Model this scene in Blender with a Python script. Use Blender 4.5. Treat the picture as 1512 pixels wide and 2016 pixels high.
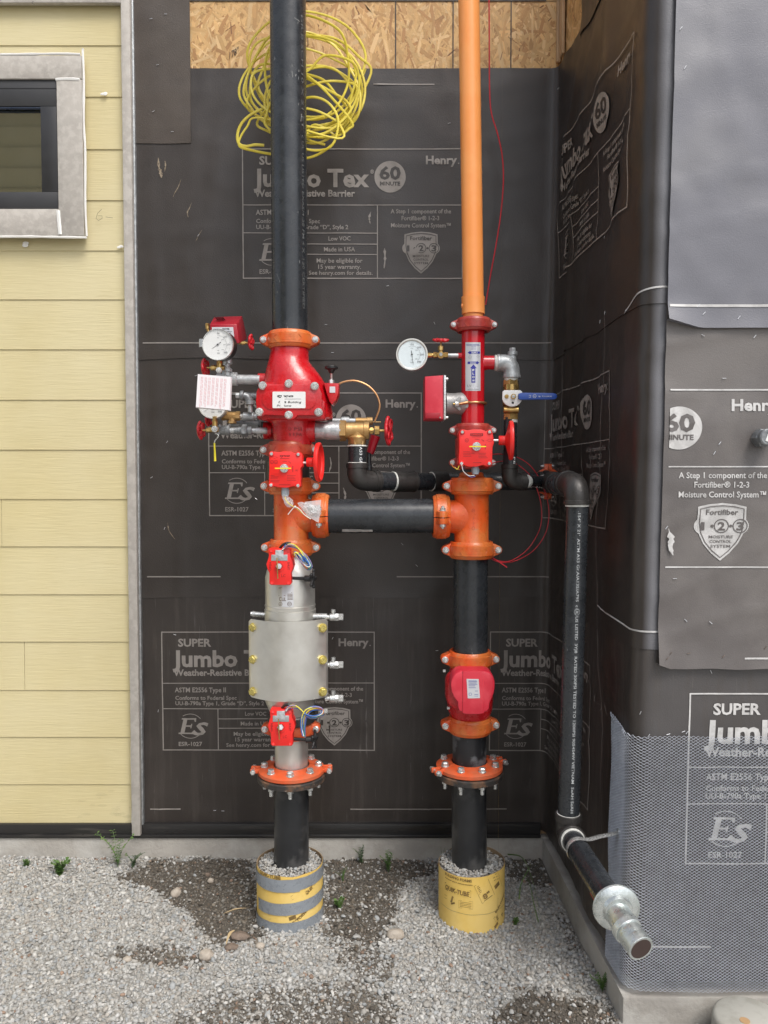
import bpy, bmesh, math, random
import numpy as np
from mathutils import Vector, Matrix, noise
random.seed(7); np.random.seed(7)
V = Vector; PI = math.pi
D = bpy.data
for o in list(D.objects): D.objects.remove(o, do_unlink=True)
sc = bpy.context.scene
COL = sc.collection

# ---------------------------------------------------------------- camera, sky, sun, exposure
F = 1514.0; CX, CY = 756.0, 1008.0; H = 1.386; PITCH = math.radians(2.3)
cam_d = D.cameras.new("camera"); cam = D.objects.new("camera", cam_d); COL.objects.link(cam)
cam.location = (0, 0, H); cam.rotation_euler = (math.radians(90) - PITCH, 0, 0)
cam_d.sensor_fit = 'HORIZONTAL'; cam_d.sensor_width = 36; cam_d.lens = 36 * F / 1512
cam_d.clip_start = .05; cam_d.clip_end = 300
sc.camera = cam
SUN_EL, SUN_AZ = 56, 148          # azimuth: compass-like, 180 = straight behind the camera
world = D.worlds.new("World"); sc.world = world; world.use_nodes = True
nt = world.node_tree; bg = nt.nodes['Background']
sky = nt.nodes.new('ShaderNodeTexSky'); sky.sky_type = 'NISHITA'; sky.sun_disc = False
sky.sun_elevation = math.radians(SUN_EL); sky.sun_rotation = math.radians(SUN_AZ)
sky.air_density = 1.0; sky.dust_density = 3.0; sky.ozone_density = 1.0
hs = nt.nodes.new('ShaderNodeHueSaturation'); hs.inputs['Saturation'].default_value = .42
nt.links.new(sky.outputs[0], hs.inputs['Color']); nt.links.new(hs.outputs[0], bg.inputs[0])
bg.inputs[1].default_value = .15
sun_d = D.lights.new("sun", 'SUN'); sun = D.objects.new("sun", sun_d); COL.objects.link(sun)
sun_d.energy = 1.5; sun_d.angle = math.radians(24); sun_d.color = (1, .96, .9)
a_ = math.radians(SUN_AZ); e_ = math.radians(SUN_EL)
sdir = V((math.sin(a_) * math.cos(e_), math.cos(a_) * math.cos(e_), math.sin(e_)))
sun.rotation_euler = sdir.to_track_quat('Z', 'Y').to_euler(); sun.location = (0, -3, 8)
sc.view_settings.view_transform = 'Standard'; sc.view_settings.look = 'None'
sc.view_settings.exposure = .55; sc.view_settings.gamma = 1
sc.cycles.use_denoising = True; sc.cycles.max_bounces = 6; sc.cycles.transparent_max_bounces = 12

# ---------------------------------------------------------------- measuring helpers
def W(px, py, Y=2.45):
    dx = (px - CX) / F; dy = (CY - py) / F
    yd = math.cos(PITCH) + dy * math.sin(PITCH); zd = dy * math.cos(PITCH) - math.sin(PITCH)
    t = Y / yd
    return V((dx * t, Y, H + zd * t))
def K(Y=2.45): return Y / F
def srgb(r, g, b, k=1.0):
    f = lambda v: (v / 12.92 if v <= .04045 else ((v + .055) / 1.055) ** 2.4)
    return (f(r / 255) * k, f(g / 255) * k, f(b / 255) * k, 1)

# ---------------------------------------------------------------- materials
MATS = {}
def mat(name, col, rough=.5, metal=0, col2=None, mscale=6, lo=.45, hi=.6, stretch=(1, 1, 1), bump=0, bscale=40,
        bstretch=None, coat=0, ior=1.5, var=.08, vscale=3, spots=None, rvar=.1, attr=None, alpha=None, spec=None):
    m = D.materials.new(name); m.use_nodes = True; n = m.node_tree.nodes; l = m.node_tree.links
    p = n['Principled BSDF']; MATS[name] = m
    tc = n.new('ShaderNodeTexCoord')
    def noi(scale, st, detail=5, rough_=.6):
        mp = n.new('ShaderNodeMapping'); mp.inputs['Scale'].default_value = st
        l.new(tc.outputs['Object'], mp.inputs[0])
        t = n.new('ShaderNodeTexNoise'); t.inputs['Scale'].default_value = scale
        t.inputs['Detail'].default_value = detail; t.inputs['Roughness'].default_value = rough_
        l.new(mp.outputs[0], t.inputs['Vector']); return t.outputs['Fac']
    def ramp(src, a, b):
        r = n.new('ShaderNodeMapRange'); r.inputs['From Min'].default_value = a; r.inputs['From Max'].default_value = b
        l.new(src, r.inputs['Value']); return r.outputs[0]
    def mix(f, a, b, mode='MIX'):
        x = n.new('ShaderNodeMix'); x.data_type = 'RGBA'; x.blend_type = mode
        for s, v in ((0, f), (6, a), (7, b)):
            if hasattr(v, 'links') or hasattr(v, 'is_linked'): l.new(v, x.inputs[s])
            else: x.inputs[s].default_value = v
        return x.outputs[2]
    c = tuple(col) if len(col) == 4 else tuple(col) + (1,)
    if attr:
        at = n.new('ShaderNodeAttribute'); at.attribute_name = attr; c = at.outputs['Color']
    if var:
        v = ramp(noi(vscale, (1, 1, 1), 6), .3, .7)
        x = n.new('ShaderNodeMapRange'); x.inputs['To Min'].default_value = 1 - var; x.inputs['To Max'].default_value = 1 + var
        l.new(v, x.inputs['Value'])
        cr = n.new('ShaderNodeCombineColor')
        for i in range(3): l.new(x.outputs[0], cr.inputs[i])
        c = mix(1.0, c, cr.outputs[0], 'MULTIPLY')
    if col2: c = mix(ramp(noi(mscale, stretch), lo, hi), c, tuple(col2) if len(col2) == 4 else tuple(col2) + (1,))
    if spots:   # (colour, scale, lo, hi, stretch)
        c = mix(ramp(noi(spots[1], spots[4], 3, .7), spots[2], spots[3]), c, tuple(spots[0]) if len(spots[0]) == 4 else tuple(spots[0]) + (1,))
    if hasattr(c, 'is_linked'): l.new(c, p.inputs['Base Color'])
    else: p.inputs['Base Color'].default_value = c
    p.inputs['Metallic'].default_value = metal
    p.inputs['IOR'].default_value = ior
    if spec is not None: p.inputs['Specular IOR Level'].default_value = spec
    if rvar:
        x = n.new('ShaderNodeMapRange'); x.inputs['To Min'].default_value = max(0, rough - rvar); x.inputs['To Max'].default_value = rough + rvar
        x.inputs['From Min'].default_value = .3; x.inputs['From Max'].default_value = .7
        l.new(noi(vscale * 4, stretch), x.inputs['Value']); l.new(x.outputs[0], p.inputs['Roughness'])
    else: p.inputs['Roughness'].default_value = rough
    p.inputs['Coat Weight'].default_value = coat; p.inputs['Coat Roughness'].default_value = .15
    if bump:
        b = n.new('ShaderNodeBump'); b.inputs['Strength'].default_value = 1; b.inputs['Distance'].default_value = bump
        l.new(noi(bscale, bstretch or (1, 1, 1), 4), b.inputs['Height']); l.new(b.outputs[0], p.inputs['Normal'])
    if alpha is not None: p.inputs['Alpha'].default_value = alpha
    return m
S1 = (1, 1, 1)
PAPER_C = (.038, .031, .0275)
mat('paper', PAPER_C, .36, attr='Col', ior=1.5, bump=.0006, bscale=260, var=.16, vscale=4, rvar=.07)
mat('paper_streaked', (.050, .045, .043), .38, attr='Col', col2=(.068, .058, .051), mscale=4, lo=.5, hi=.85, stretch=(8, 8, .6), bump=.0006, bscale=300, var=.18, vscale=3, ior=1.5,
    spots=((.11, .10, .094), 14, .66, .74, (6, 6, .2)))
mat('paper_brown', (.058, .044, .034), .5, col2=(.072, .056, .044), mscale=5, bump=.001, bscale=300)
mat('paper_skylit', (.155, .155, .176), .40, col2=(.185, .184, .20), mscale=2, bump=.0006, bscale=350, var=.045, vscale=2)  # paper with the open face's sky sheen mixed into its colour
mat('paper_daylit', (.118, .106, .102), .45, col2=(.150, .136, .128), mscale=2.5, bump=.0006, bscale=350, var=.12, vscale=2.5)  # paper with the open face's extra daylight put into its colour
mat('ink', (.265, .24, .22), .5, col2=(.205, .185, .165), mscale=30, lo=.5, hi=.7)
mat('ink_dark', (.045, .038, .034), .45, var=0)
mat('ink_pale', (.56, .55, .54), .5, col2=(.45, .44, .43), mscale=30)  # outer-face print with brighter daylight in its colour; other pale marks too
mat('ink_daylit', (.118, .106, .102), .45, var=0)  # knock-out print in the same daylight-lightened paper tone
mat('osb', (.5, .35, .2), .6, attr='Col', var=.1, vscale=12, bump=.0008, bscale=200, bstretch=(1, 1, 1))
mat('wood', (.42, .27, .15), .6, col2=(.55, .38, .22), mscale=6, stretch=(12, 12, .8))
mat('pencil_black', (.02, .02, .02), .7, var=0)
mat('pencil', (.2, .18, .12), .7, var=0)
mat('siding', (.59, .505, .275), .55, col2=(.64, .565, .345), mscale=1.2, lo=.4, hi=.65, bump=.0011, bscale=55, bstretch=(.22, 1, 3.2), var=.06, vscale=2,
    spots=((.55, .47, .26), 22, .62, .85, (.25, 1, 2)))
mat('trim_board', (.40, .37, .335), .7, col2=(.47, .44, .40), mscale=40, bump=.0006, bscale=120, var=.1, vscale=12)
mat('caulk', (.82, .81, .78), .5, var=.05)
mat('window_black', (.028, .028, .030), .42, var=.15)
mat('window_glass', (.018, .020, .014), .03, ior=3.8, var=0, rvar=0)
mat('concrete', (.33, .31, .28), .85, col2=(.42, .405, .375), mscale=6, bump=.004, bscale=35, var=.15, vscale=8, spots=((.24, .215, .18), 5, .6, .72, (1, 1, .5)))
mat('flashing', (.022, .021, .021), .35, col2=(.06, .055, .05), mscale=8, lo=.55, hi=.7, stretch=(.5, 1, 6))
mat('bore_dark', (.05, .03, .025), .8)
mat('galv_bright', (.50, .54, .53), .30, metal=.85, col2=(.66, .69, .68), mscale=26, lo=.42, hi=.62, bump=.0012, bscale=70, var=.12, vscale=18)
mat('bead_dark', (.05, .07, .12), .3, var=0)
mat('black_pipe', (.024, .027, .031), .28, col2=(.046, .051, .056), mscale=5, lo=.5, hi=.75, var=.2, vscale=10, rvar=.1,
    spots=((.24, .245, .25), 60, .70, .745, (1, 1, .30)))
mat('dusty_pipe', (.020, .021, .023), .40, col2=(.15, .145, .14), mscale=7, lo=.48, hi=.80, var=.2, vscale=14, rvar=.1)
mat('mottled_pipe', (.02, .021, .024), .4, col2=(.115, .125, .135), mscale=16, lo=.50, hi=.58, var=.2, vscale=20, metal=.2)
mat('black_iron', (.050, .047, .045), .36, metal=.4, bump=.0008, bscale=260, var=.2, vscale=20)
mat('orange_paint', (.70, .098, .016), .36, col2=(.60, .155, .035), mscale=9, bump=.0010, bscale=95, var=.16, vscale=14, coat=.15, rvar=.16,
    spots=((.46, .20, .11), 34, .62, .76, S1))
mat('orange_bright', (.66, .10, .028), .42, col2=(.54, .12, .05), mscale=12, bump=.0005, bscale=120, var=.1, vscale=18)
mat('orange_dark', (.42, .058, .030), .34, col2=(.50, .11, .05), mscale=22, lo=.5, hi=.62, bump=.0006, bscale=120, coat=.2)
mat('maroon_red', (.36, .035, .028), .35, col2=(.44, .065, .045), mscale=22, bump=.0008, bscale=140, coat=.2)
mat('red_enamel', (.50, .006, .012), .28, bump=.0012, bscale=100, coat=.35, var=.14, vscale=12, rvar=.16, col2=(.60, .03, .035), mscale=10, lo=.5, hi=.8)
mat('red_gloss', (.56, .008, .018), .2, coat=.5, var=.05)
mat('red_bright', (.80, .022, .018), .36, coat=.15, var=.05, bump=.0003, bscale=200)
mat('red_pink', (.58, .022, .045), .42, col2=(.66, .05, .075), mscale=14, coat=.1)
mat('red_dark', (.33, .006, .018), .35, var=.1)
mat('red_wheel', (.48, .012, .02), .36, bump=.0006, bscale=150)
mat('cpvc', (.97, .345, .09), .38, col2=(.98, .385, .115), mscale=5, var=.03, bump=.0002)
mat('galv', (.40, .42, .43), .42, metal=.55, col2=(.56, .58, .59), mscale=50, lo=.45, hi=.6, bump=.001, bscale=160, var=.15, vscale=30)
mat('galv_dark', (.20, .21, .22), .42, metal=.5, col2=(.32, .335, .345), mscale=50, lo=.45, hi=.62, bump=.001, bscale=160, var=.15, vscale=30)
mat('zinc', (.62, .63, .62), .28, metal=.7, var=.2, vscale=90)
mat('zinc_yellow', (.60, .50, .16), .3, metal=.7, var=.2, vscale=60)
mat('steel_dark', (.12, .12, .12), .4, metal=.7)
mat('stainless', (.60, .585, .54), .40, metal=.75, col2=(.68, .67, .63), mscale=9, lo=.4, hi=.65, bump=.0003, bscale=60, var=.10, vscale=7, rvar=.08,
    spots=((.36, .36, .42), 3, .58, .72, S1))
mat('brass', (.55, .37, .13), .3, metal=.8, col2=(.45, .28, .10), mscale=40, var=.1, bump=.0004, bscale=200)
mat('bronze', (.46, .27, .10), .4, metal=.6, col2=(.52, .34, .15), mscale=30, bump=.0008, bscale=200)
mat('copper', (.62, .33, .16), .3, metal=.8)
mat('white_plate', (.74, .74, .73), .4, var=.04)
mat('dial_blue', (.66, .73, .76), .4, var=.03)
mat('paper_tag', (.80, .765, .78), .7, var=.03)
mat('tag_print', (.72, .50, .52), .7, var=.12, vscale=60)
mat('silver_label', (.60, .61, .64), .35, metal=.2, var=.06)
mat('mark_black', (.02, .02, .022), .5, var=0)
mat('mark_dial', (.07, .075, .09), .6, var=0)
mat('ink_mid', (.34, .30, .265), .5, col2=(.26, .23, .20), mscale=30)  # the same ink, lightened to paint sheen on the return
mat('mark_grey', (.30, .31, .33), .6, var=0)
mat('mark_faint', (.12, .125, .125), .5, var=0)
mat('mark_blue', (.03, .035, .30), .45, var=0)
mat('mark_stencil', (.42, .44, .45), .6, var=.2, vscale=60)
mat('mark_white', (.72, .74, .75), .5, var=0)
mat('mark_red_dark', (.22, .01, .012), .5, var=0)
mat('blue_vinyl', (.02, .075, .36), .35, coat=.2)
mat('yellow_vinyl', (.78, .66, .03), .35)
mat('yellow_cable', (.72, .59, .06), .38, col2=(.64, .50, .04), mscale=20, coat=.1)
mat('black_plastic', (.018, .018, .019), .4, var=.1)
mat('grey_plastic', (.33, .37, .41), .4)
mat('cast_grey', (.30, .295, .29), .42, metal=.4, bump=.0008, bscale=180)
mat('wire_red', (.58, .03, .045), .4); mat('wire_blue', (.03, .13, .42), .4); mat('wire_yellow', (.75, .66, .08), .4)
mat('wire_violet', (.28, .2, .36), .4); mat('wire_white', (.72, .7, .64), .4); mat('wire_orange', (.7, .22, .05), .4); mat('wire_green', (.02, .22, .2), .4)
mat('thread_tape', (.66, .66, .62), .6, bump=.001, bscale=200, var=.2, vscale=60)
mat('old_flange', (.035, .032, .030), .5, col2=(.17, .09, .05), mscale=22, lo=.5, hi=.66, bump=.003, bscale=80, spots=((.30, .28, .25), 60, .66, .74, S1))
mat('tube_card', (.76, .52, .13), .6, col2=(.80, .58, .19), mscale=5, var=.05, bump=.0006, bscale=30)
mat('tube_edge', (.30, .215, .13), .8)
mat('tube_print', (.16, .10, .03), .7, col2=(.3, .19, .06), mscale=60)
mat('duct_tape', (.27, .295, .325), .30, metal=.15, bump=.0022, bscale=13, bstretch=(1, 1, 2.2), var=.1, vscale=12, rvar=.1)
mat('lath', (.50, .53, .58), .42, metal=.35, var=.15, vscale=60)
mat('stone', (.4, .4, .39), .8, attr='Col', var=.16, vscale=90, bump=.0008, bscale=300)
mat('ground', (.4, .4, .39), .9, attr='Col', var=.25, vscale=60, bump=.003, bscale=160)
mat('rock_tan', (.42, .37, .31), .75, col2=(.33, .28, .23), mscale=20, bump=.003, bscale=60)
mat('rock_brown', (.20, .15, .115), .8, col2=(.13, .10, .08), mscale=20, bump=.006, bscale=70)
mat('leaf', (.075, .15, .035), .5, col2=(.12, .19, .05), mscale=30, var=.2, vscale=30)
mat('leaf_dark', (.045, .09, .035), .5, col2=(.10, .14, .05), mscale=30, var=.2)
mat('straw', (.48, .36, .2), .7)
mat('stub_white', (.40, .39, .35), .75, col2=(.33, .32, .28), mscale=20)
mat('spot_brown', (.42, .26, .13), .7)
mat('staple', (.7, .71, .73), .3, metal=.5, var=0)
mat('gash', (.30, .24, .17), .7, col2=(.14, .11, .08), mscale=90)
def film(name, col, fac, rough=.1):
    m = D.materials.new(name); m.use_nodes = True; n = m.node_tree.nodes; l = m.node_tree.links
    p = n['Principled BSDF']; p.inputs['Base Color'].default_value = col + (1,); p.inputs['Roughness'].default_value = rough
    t = n.new('ShaderNodeBsdfTransparent'); x = n.new('ShaderNodeMixShader'); x.inputs[0].default_value = fac
    l.new(t.outputs[0], x.inputs[1]); l.new(p.outputs[0], x.inputs[2]); l.new(x.outputs[0], n['Material Output'].inputs['Surface'])
    MATS[name] = m
film('plastic_film', (.75, .75, .76), .42, .12)
film('smudge', (.22, .2, .13), .07, .7)
film('scuff', (.6, .6, .58), .42, .7)
film('lens', (.8, .85, .86), .07, .05)

# ---------------------------------------------------------------- object helpers
ORG = {}
def thing(name, label, cat, loc, group=None, kind=None):
    o = D.objects.new(name, None); COL.objects.link(o); o.empty_display_size = .03
    o.location = loc; o['label'] = label; o['category'] = cat
    if group: o['group'] = group
    if kind: o['kind'] = kind
    ORG[o.name] = V(loc); return o
def tag(o, label, cat, group=None, kind=None):
    o['label'] = label; o['category'] = cat
    if group: o['group'] = group
    if kind: o['kind'] = kind
    return o
def frame(ax):
    ax = V(ax).normalized()
    u = ax.orthogonal().normalized()
    if abs(ax.z) > .99: u = V((1, 0, 0))
    elif abs(ax.y) > .99: u = V((1, 0, 0))
    elif abs(ax.x) > .99: u = V((0, 0, 1))
    v = ax.cross(u).normalized(); return ax, u, v
class B:
    def __init__(s): s.bm = bmesh.new()
    def loft(s, rings, closed=True, cap=True, loop=False):
        bm = s.bm; R = [[bm.verts.new(p) for p in r] for r in rings]; n = len(R[0])
        m = len(R)
        for i in range(m if loop else m - 1):
            a, b = R[i], R[(i + 1) % m]
            for j in range(n if closed else n - 1):
                k = (j + 1) % n
                try: bm.faces.new((a[j], a[k], b[k], b[j]))
                except ValueError: pass
        if cap and closed and not loop:
            bm.faces.new(list(reversed(R[0]))); bm.faces.new(R[-1])
        return R
    def lathe(s, p, ax, prof, seg=40, cap=True, a0=0, a1=2 * PI):
        ax, u, v = frame(ax); p = V(p); full = abs(a1 - a0 - 2 * PI) < 1e-6; n = seg if full else seg + 1
        rings = []
        for t, r in prof:
            r = max(r, 1e-5)
            rings.append([p + ax * t + (u * math.cos(a0 + (a1 - a0) * k / seg) + v * math.sin(a0 + (a1 - a0) * k / seg)) * r for k in range(n)])
        s.loft(rings, closed=full, cap=cap); return s
    def cyl(s, a, b, r, r2=None, seg=24, ch=0):
        a, b = V(a), V(b); r2 = r if r2 is None else r2; L = (b - a).length
        pr = [(0, r), (L, r2)] if not ch else [(0, r - ch), (ch, r), (L - ch, r2), (L, r2 - ch)]
        return s.lathe(a, b - a, pr, seg)
    def pc(s, x0, y0, x1, y1, r, Y=2.45, r2=None, Y1=None, seg=24, ch=0):
        k = K(Y); return s.cyl(W(x0, y0, Y), W(x1, y1, Y if Y1 is None else Y1), r * k, None if r2 is None else r2 * k, seg, ch * k)
    def hexa(s, a, b, r, ch=.12, rot=0):
        a, b = V(a), V(b); ax, u, v = frame(b - a); L = (b - a).length; rings = []
        for t, q in ((0, 1), (L * (1 - ch), 1), (L, 1 - ch)):
            rings.append([a + ax * t + (u * math.cos(rot + PI / 3 * k) + v * math.sin(rot + PI / 3 * k)) * r * q for k in range(6)])
        s.loft(rings); return s
    def ph(s, x0, y0, x1, y1, r, Y=2.45, rot=0):
        return s.hexa(W(x0, y0, Y), W(x1, y1, Y), r * K(Y), .1, rot)
    def tube(s, pts, r, seg=10, smooth=6, closed=False, flat=1.0, up=None):
        P = [V(p) for p in pts]
        if smooth: P = spline(P, smooth, closed)
        n = len(P); T = [(P[(i + 1) % n] - P[i - 1] if closed else P[min(i + 1, n - 1)] - P[max(i - 1, 0)]).normalized() for i in range(n)]
        u = T[0].orthogonal().normalized() if up is None else (V(up) - T[0] * V(up).dot(T[0])).normalized(); rings = []
        for i in range(n):
            u = (u - T[i] * u.dot(T[i])).normalized(); v = T[i].cross(u)
            rr = r(i / (n - 1)) if callable(r) else r
            rings.append([P[i] + (u * math.cos(2 * PI * k / seg) * flat + v * math.sin(2 * PI * k / seg)) * rr for k in range(seg)])
        s.loft(rings, loop=closed); return s
    def prism(s, pts, vec, bev=0, bseg=2):
        """pts: loop of points; vec: extrusion; bev rounds the first loop's rim"""
        vec = V(vec); b2 = bmesh.new(); vs = [b2.verts.new(p) for p in pts]; f = b2.faces.new(vs)
        r = bmesh.ops.extrude_face_region(b2, geom=[f]); nv = [g for g in r['geom'] if isinstance(g, bmesh.types.BMVert)]
        for q in nv: q.co += vec
        bmesh.ops.recalc_face_normals(b2, faces=b2.faces)
        if bev:
            vs_ = set(vs); ed = [e for e in b2.edges if e.verts[0] in vs_ and e.verts[1] in vs_]
            bmesh.ops.bevel(b2, geom=ed, offset=bev, segments=bseg, affect='EDGES', profile=.5)
        s.join(b2); return s
    def pp(s, px, Y0, Y1, bev=0):
        """pixel outline at depth Y0 pushed straight back to depth Y1"""
        return s.prism([W(x, y, Y0) for x, y in px], (0, Y1 - Y0, 0), bev)
    def box(s, c, size, bev=0, rot=None):
        b2 = bmesh.new(); bmesh.ops.create_cube(b2, size=1); bmesh.ops.scale(b2, vec=V(size), verts=b2.verts)
        if bev: bmesh.ops.bevel(b2, geom=b2.edges[:], offset=bev, segments=2, affect='EDGES', profile=.5)
        if rot is not None: bmesh.ops.transform(b2, matrix=rot.to_4x4(), verts=b2.verts)
        bmesh.ops.translate(b2, vec=V(c), verts=b2.verts); s.join(b2); return s
    def pb(s, x0, y0, x1, y1, Y0, Y1, bev=0):
        a, b = W(x0, y0, Y0), W(x1, y1, Y0); c = (a + b) / 2; c.y = (Y0 + Y1) / 2
        return s.box(c, (abs(b.x - a.x), abs(Y1 - Y0), abs(b.z - a.z)), bev)
    def ball(s, c, r, sc_=(1, 1, 1), sub=3):
        b2 = bmesh.new(); bmesh.ops.create_icosphere(b2, subdivisions=sub, radius=r)
        bmesh.ops.scale(b2, vec=V(sc_), verts=b2.verts); bmesh.ops.translate(b2, vec=V(c), verts=b2.verts); s.join(b2); return s
    def join(s, b2):
        b2.verts.index_update(); m = [s.bm.verts.new(v.co) for v in b2.verts]
        for f in b2.faces:
            try: s.bm.faces.new([m[v.index] for v in f.verts])
            except ValueError: pass
        b2.free()
    def done(s, name, m, parent=None, flat=False, ang=38, label=None, recalc=True):
        bm = s.bm
        if recalc: bmesh.ops.recalc_face_normals(bm, faces=bm.faces)
        ca = math.radians(ang)
        for f in bm.faces: f.smooth = not flat
        for e in bm.edges:
            if len(e.link_faces) == 2 and e.calc_face_angle(0) > ca: e.smooth = False
        if parent is not None: off = ORG[parent.name]
        else:
            xs = [v.co for v in bm.verts]; mn = V([min(p[i] for p in xs) for i in range(3)]); mx = V([max(p[i] for p in xs) for i in range(3)])
            off = V(((mn.x + mx.x) / 2, (mn.y + mx.y) / 2, mn.z))
        bmesh.ops.translate(bm, vec=-off, verts=bm.verts)
        me = D.meshes.new(name); bm.to_mesh(me); bm.free()
        me.materials.append(MATS[m] if isinstance(m, str) else m)
        o = D.objects.new(name, me); COL.objects.link(o)
        if parent is not None: o.parent = parent
        else: o.location = off
        ORG[o.name] = V(off)
        if label: o['label'] = label
        return o
def spline(P, k, closed=False):
    n = len(P); out = []
    for i in range(n if closed else n - 1):
        g = (lambda j: P[j % n]) if closed else (lambda j: P[max(0, min(n - 1, j))])
        p0, p1, p2, p3 = g(i - 1), g(i), g(i + 1), g(i + 2)
        for q in range(k):
            t = q / k
            out.append(.5 * ((2 * p1) + (p2 - p0) * t + (2 * p0 - 5 * p1 + 4 * p2 - p3) * t * t + (3 * p1 - p0 - 3 * p2 + p3) * t ** 3))
    if not closed: out.append(P[-1])
    return out
def dup(root, loc, rot=(0, 0, 0), scale=1, label=None, mats=None):
    r = root.copy(); COL.objects.link(r); r.location = loc; r.rotation_euler = rot; r.scale = (scale,) * 3 if not hasattr(scale, '__len__') else scale
    if label: r['label'] = label
    ORG[r.name] = V(loc)
    for ch in list(root.children):
        c = ch.copy(); COL.objects.link(c); c.parent = r
        if mats and c.data and ch.name.split('.')[0] in mats:
            c.data = ch.data.copy(); c.data.materials[0] = MATS[mats[ch.name.split('.')[0]]]
        for g in list(ch.children):
            d = g.copy(); COL.objects.link(d); d.parent = c
    return r
def rrect(x0, y0, x1, y1, r, n=4):
    out = []
    for cx, cy, a in ((x1 - r, y0 + r, -90), (x1 - r, y1 - r, 0), (x0 + r, y1 - r, 90), (x0 + r, y0 + r, 180)):
        for k in range(n + 1):
            t = math.radians(a + 90 * k / n); out.append((cx + r * math.cos(t), cy + r * math.sin(t)))
    return out
def circ(cx, cy, r, n=24, a0=0, a1=360, ry=None):
    ry = ry or r
    return [(cx + r * math.cos(math.radians(a0 + (a1 - a0) * k / n)), cy + ry * math.sin(math.radians(a0 + (a1 - a0) * k / n))) for k in range(n)]

# ---------------------------------------------------------------- lettering
_tc = {}
def glyphs(body, bold=0.0, shear=0.0):
    bold = min(bold, .032); key = (body, bold, shear)
    if key in _tc: return _tc[key]
    cu = D.curves.new('t', 'FONT'); cu.body = body; cu.size = 1; cu.resolution_u = 2; cu.offset = bold; cu.shear = shear
    o = D.objects.new('t', cu); COL.objects.link(o); dg = bpy.context.evaluated_depsgraph_get()
    me = D.meshes.new_from_object(o.evaluated_get(dg))
    vs = [(v.co.x, v.co.y) for v in me.vertices]; fs = [tuple(p.vertices) for p in me.polygons]
    D.objects.remove(o); D.curves.remove(cu); D.meshes.remove(me)
    _tc[key] = (vs, fs); return vs, fs
def caph(bold):
    bold = min(bold, .032)
    vs, _ = glyphs('H', bold); return max(v[1] for v in vs) - min(v[1] for v in vs)
def fit(body, x0, x1, base, cap, bold=.0, shear=0., down=True):
    """letters spanning x0..x1 with capital height cap on a baseline; y grows downwards when down"""
    vs, fs = glyphs(body, bold, shear); a = min(v[0] for v in vs); b = max(v[0] for v in vs)
    sx = (x1 - x0) / (b - a); sy = cap / caph(bold); g = -1 if down else 1
    return [(x0 + (v[0] - a) * sx, base + g * v[1] * sy) for v in vs], fs
def cen(body, cx, w, base, cap, bold=0., **k): return fit(body, cx - w / 2, cx + w / 2, base, cap, bold, **k)
def poly(pts): return list(pts), [tuple(range(len(pts)))]
def rect(x0, y0, x1, y1): return poly([(x0, y0), (x1, y0), (x1, y1), (x0, y1)])
def stroke(pts, w, closed=False):
    n = len(pts); L = []
    for i in range(n):
        a = pts[(i - 1) % n] if closed or i else pts[0]; b = pts[(i + 1) % n] if closed or i < n - 1 else pts[-1]
        dx, dy = b[0] - a[0], b[1] - a[1]; d = math.hypot(dx, dy) or 1
        L.append((-dy / d * w / 2, dx / d * w / 2))
    vs = [(p[0] + o[0], p[1] + o[1]) for p, o in zip(pts, L)] + [(p[0] - o[0], p[1] - o[1]) for p, o in zip(pts, L)]
    m = n if closed else n - 1
    return vs, [(i, (i + 1) % n, n + (i + 1) % n, n + i) for i in range(m)]
def flatbm(items):
    bm = bmesh.new()
    for vs, fs in items:
        q = [bm.verts.new((x, y, 0)) for x, y in vs]
        for f in fs:
            try: bm.faces.new([q[i] for i in f])
            except ValueError: pass
    return bm
def decal(items, fn, name, m, parent, cuts=None, clip=None, bm=None):
    """flat artwork mapped on a surface by fn(x, y) -> point; cuts = (dx, dy) subdivides it so it follows the surface"""
    bm = bm.copy() if bm is not None else flatbm(items)
    xs = [v.co.x for v in bm.verts]; ys = [v.co.y for v in bm.verts]; x0, x1, y0, y1 = min(xs), max(xs), min(ys), max(ys)
    if clip:
        for co, no in clip: bmesh.ops.bisect_plane(bm, geom=bm.verts[:] + bm.edges[:] + bm.faces[:], plane_co=(co[0], co[1], 0), plane_no=(no[0], no[1], 0), clear_outer=True)
    if cuts:
        for ax, a, b, d in ((0, x0, x1, cuts[0]), (1, y0, y1, cuts[1])):
            if not d: continue
            k = a + d
            while k < b:
                co = (k, 0, 0) if ax == 0 else (0, k, 0); no = (1, 0, 0) if ax == 0 else (0, 1, 0)
                bmesh.ops.bisect_plane(bm, geom=bm.verts[:] + bm.edges[:] + bm.faces[:], plane_co=co, plane_no=no); k += d
    if not bm.faces: bm.free(); return None
    for v in bm.verts: v.co = fn(v.co.x, v.co.y)
    b = B(); b.bm.free(); b.bm = bm
    return b.done(name, m, parent, recalc=False)
def cylmap(cx, Y, R, axis='z', lift=.0006):
    """pixel (x, y) -> point on the front of a vertical (or horizontal) cylinder of radius R centred at cx, depth Y"""
    def f(x, y):
        if axis == 'z':
            p = W(x, y, Y - R); c = W(cx, y, Y); d = max(-.98 * R, min(.98 * R, p.x - c.x)); yy = math.sqrt(R * R - d * d)
            q = W(x, y, Y - yy); return V((c.x + d, Y - yy - lift, q.z))
        p = W(x, y, Y - R); c = W(x, cx, Y); d = max(-.98 * R, min(.98 * R, p.z - c.z)); yy = math.sqrt(R * R - d * d)
        return V((p.x, Y - yy - lift, c.z + d))
    return f
def flatmap(Y, lift=.0006): return lambda x, y: W(x, y, Y - lift)

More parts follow.
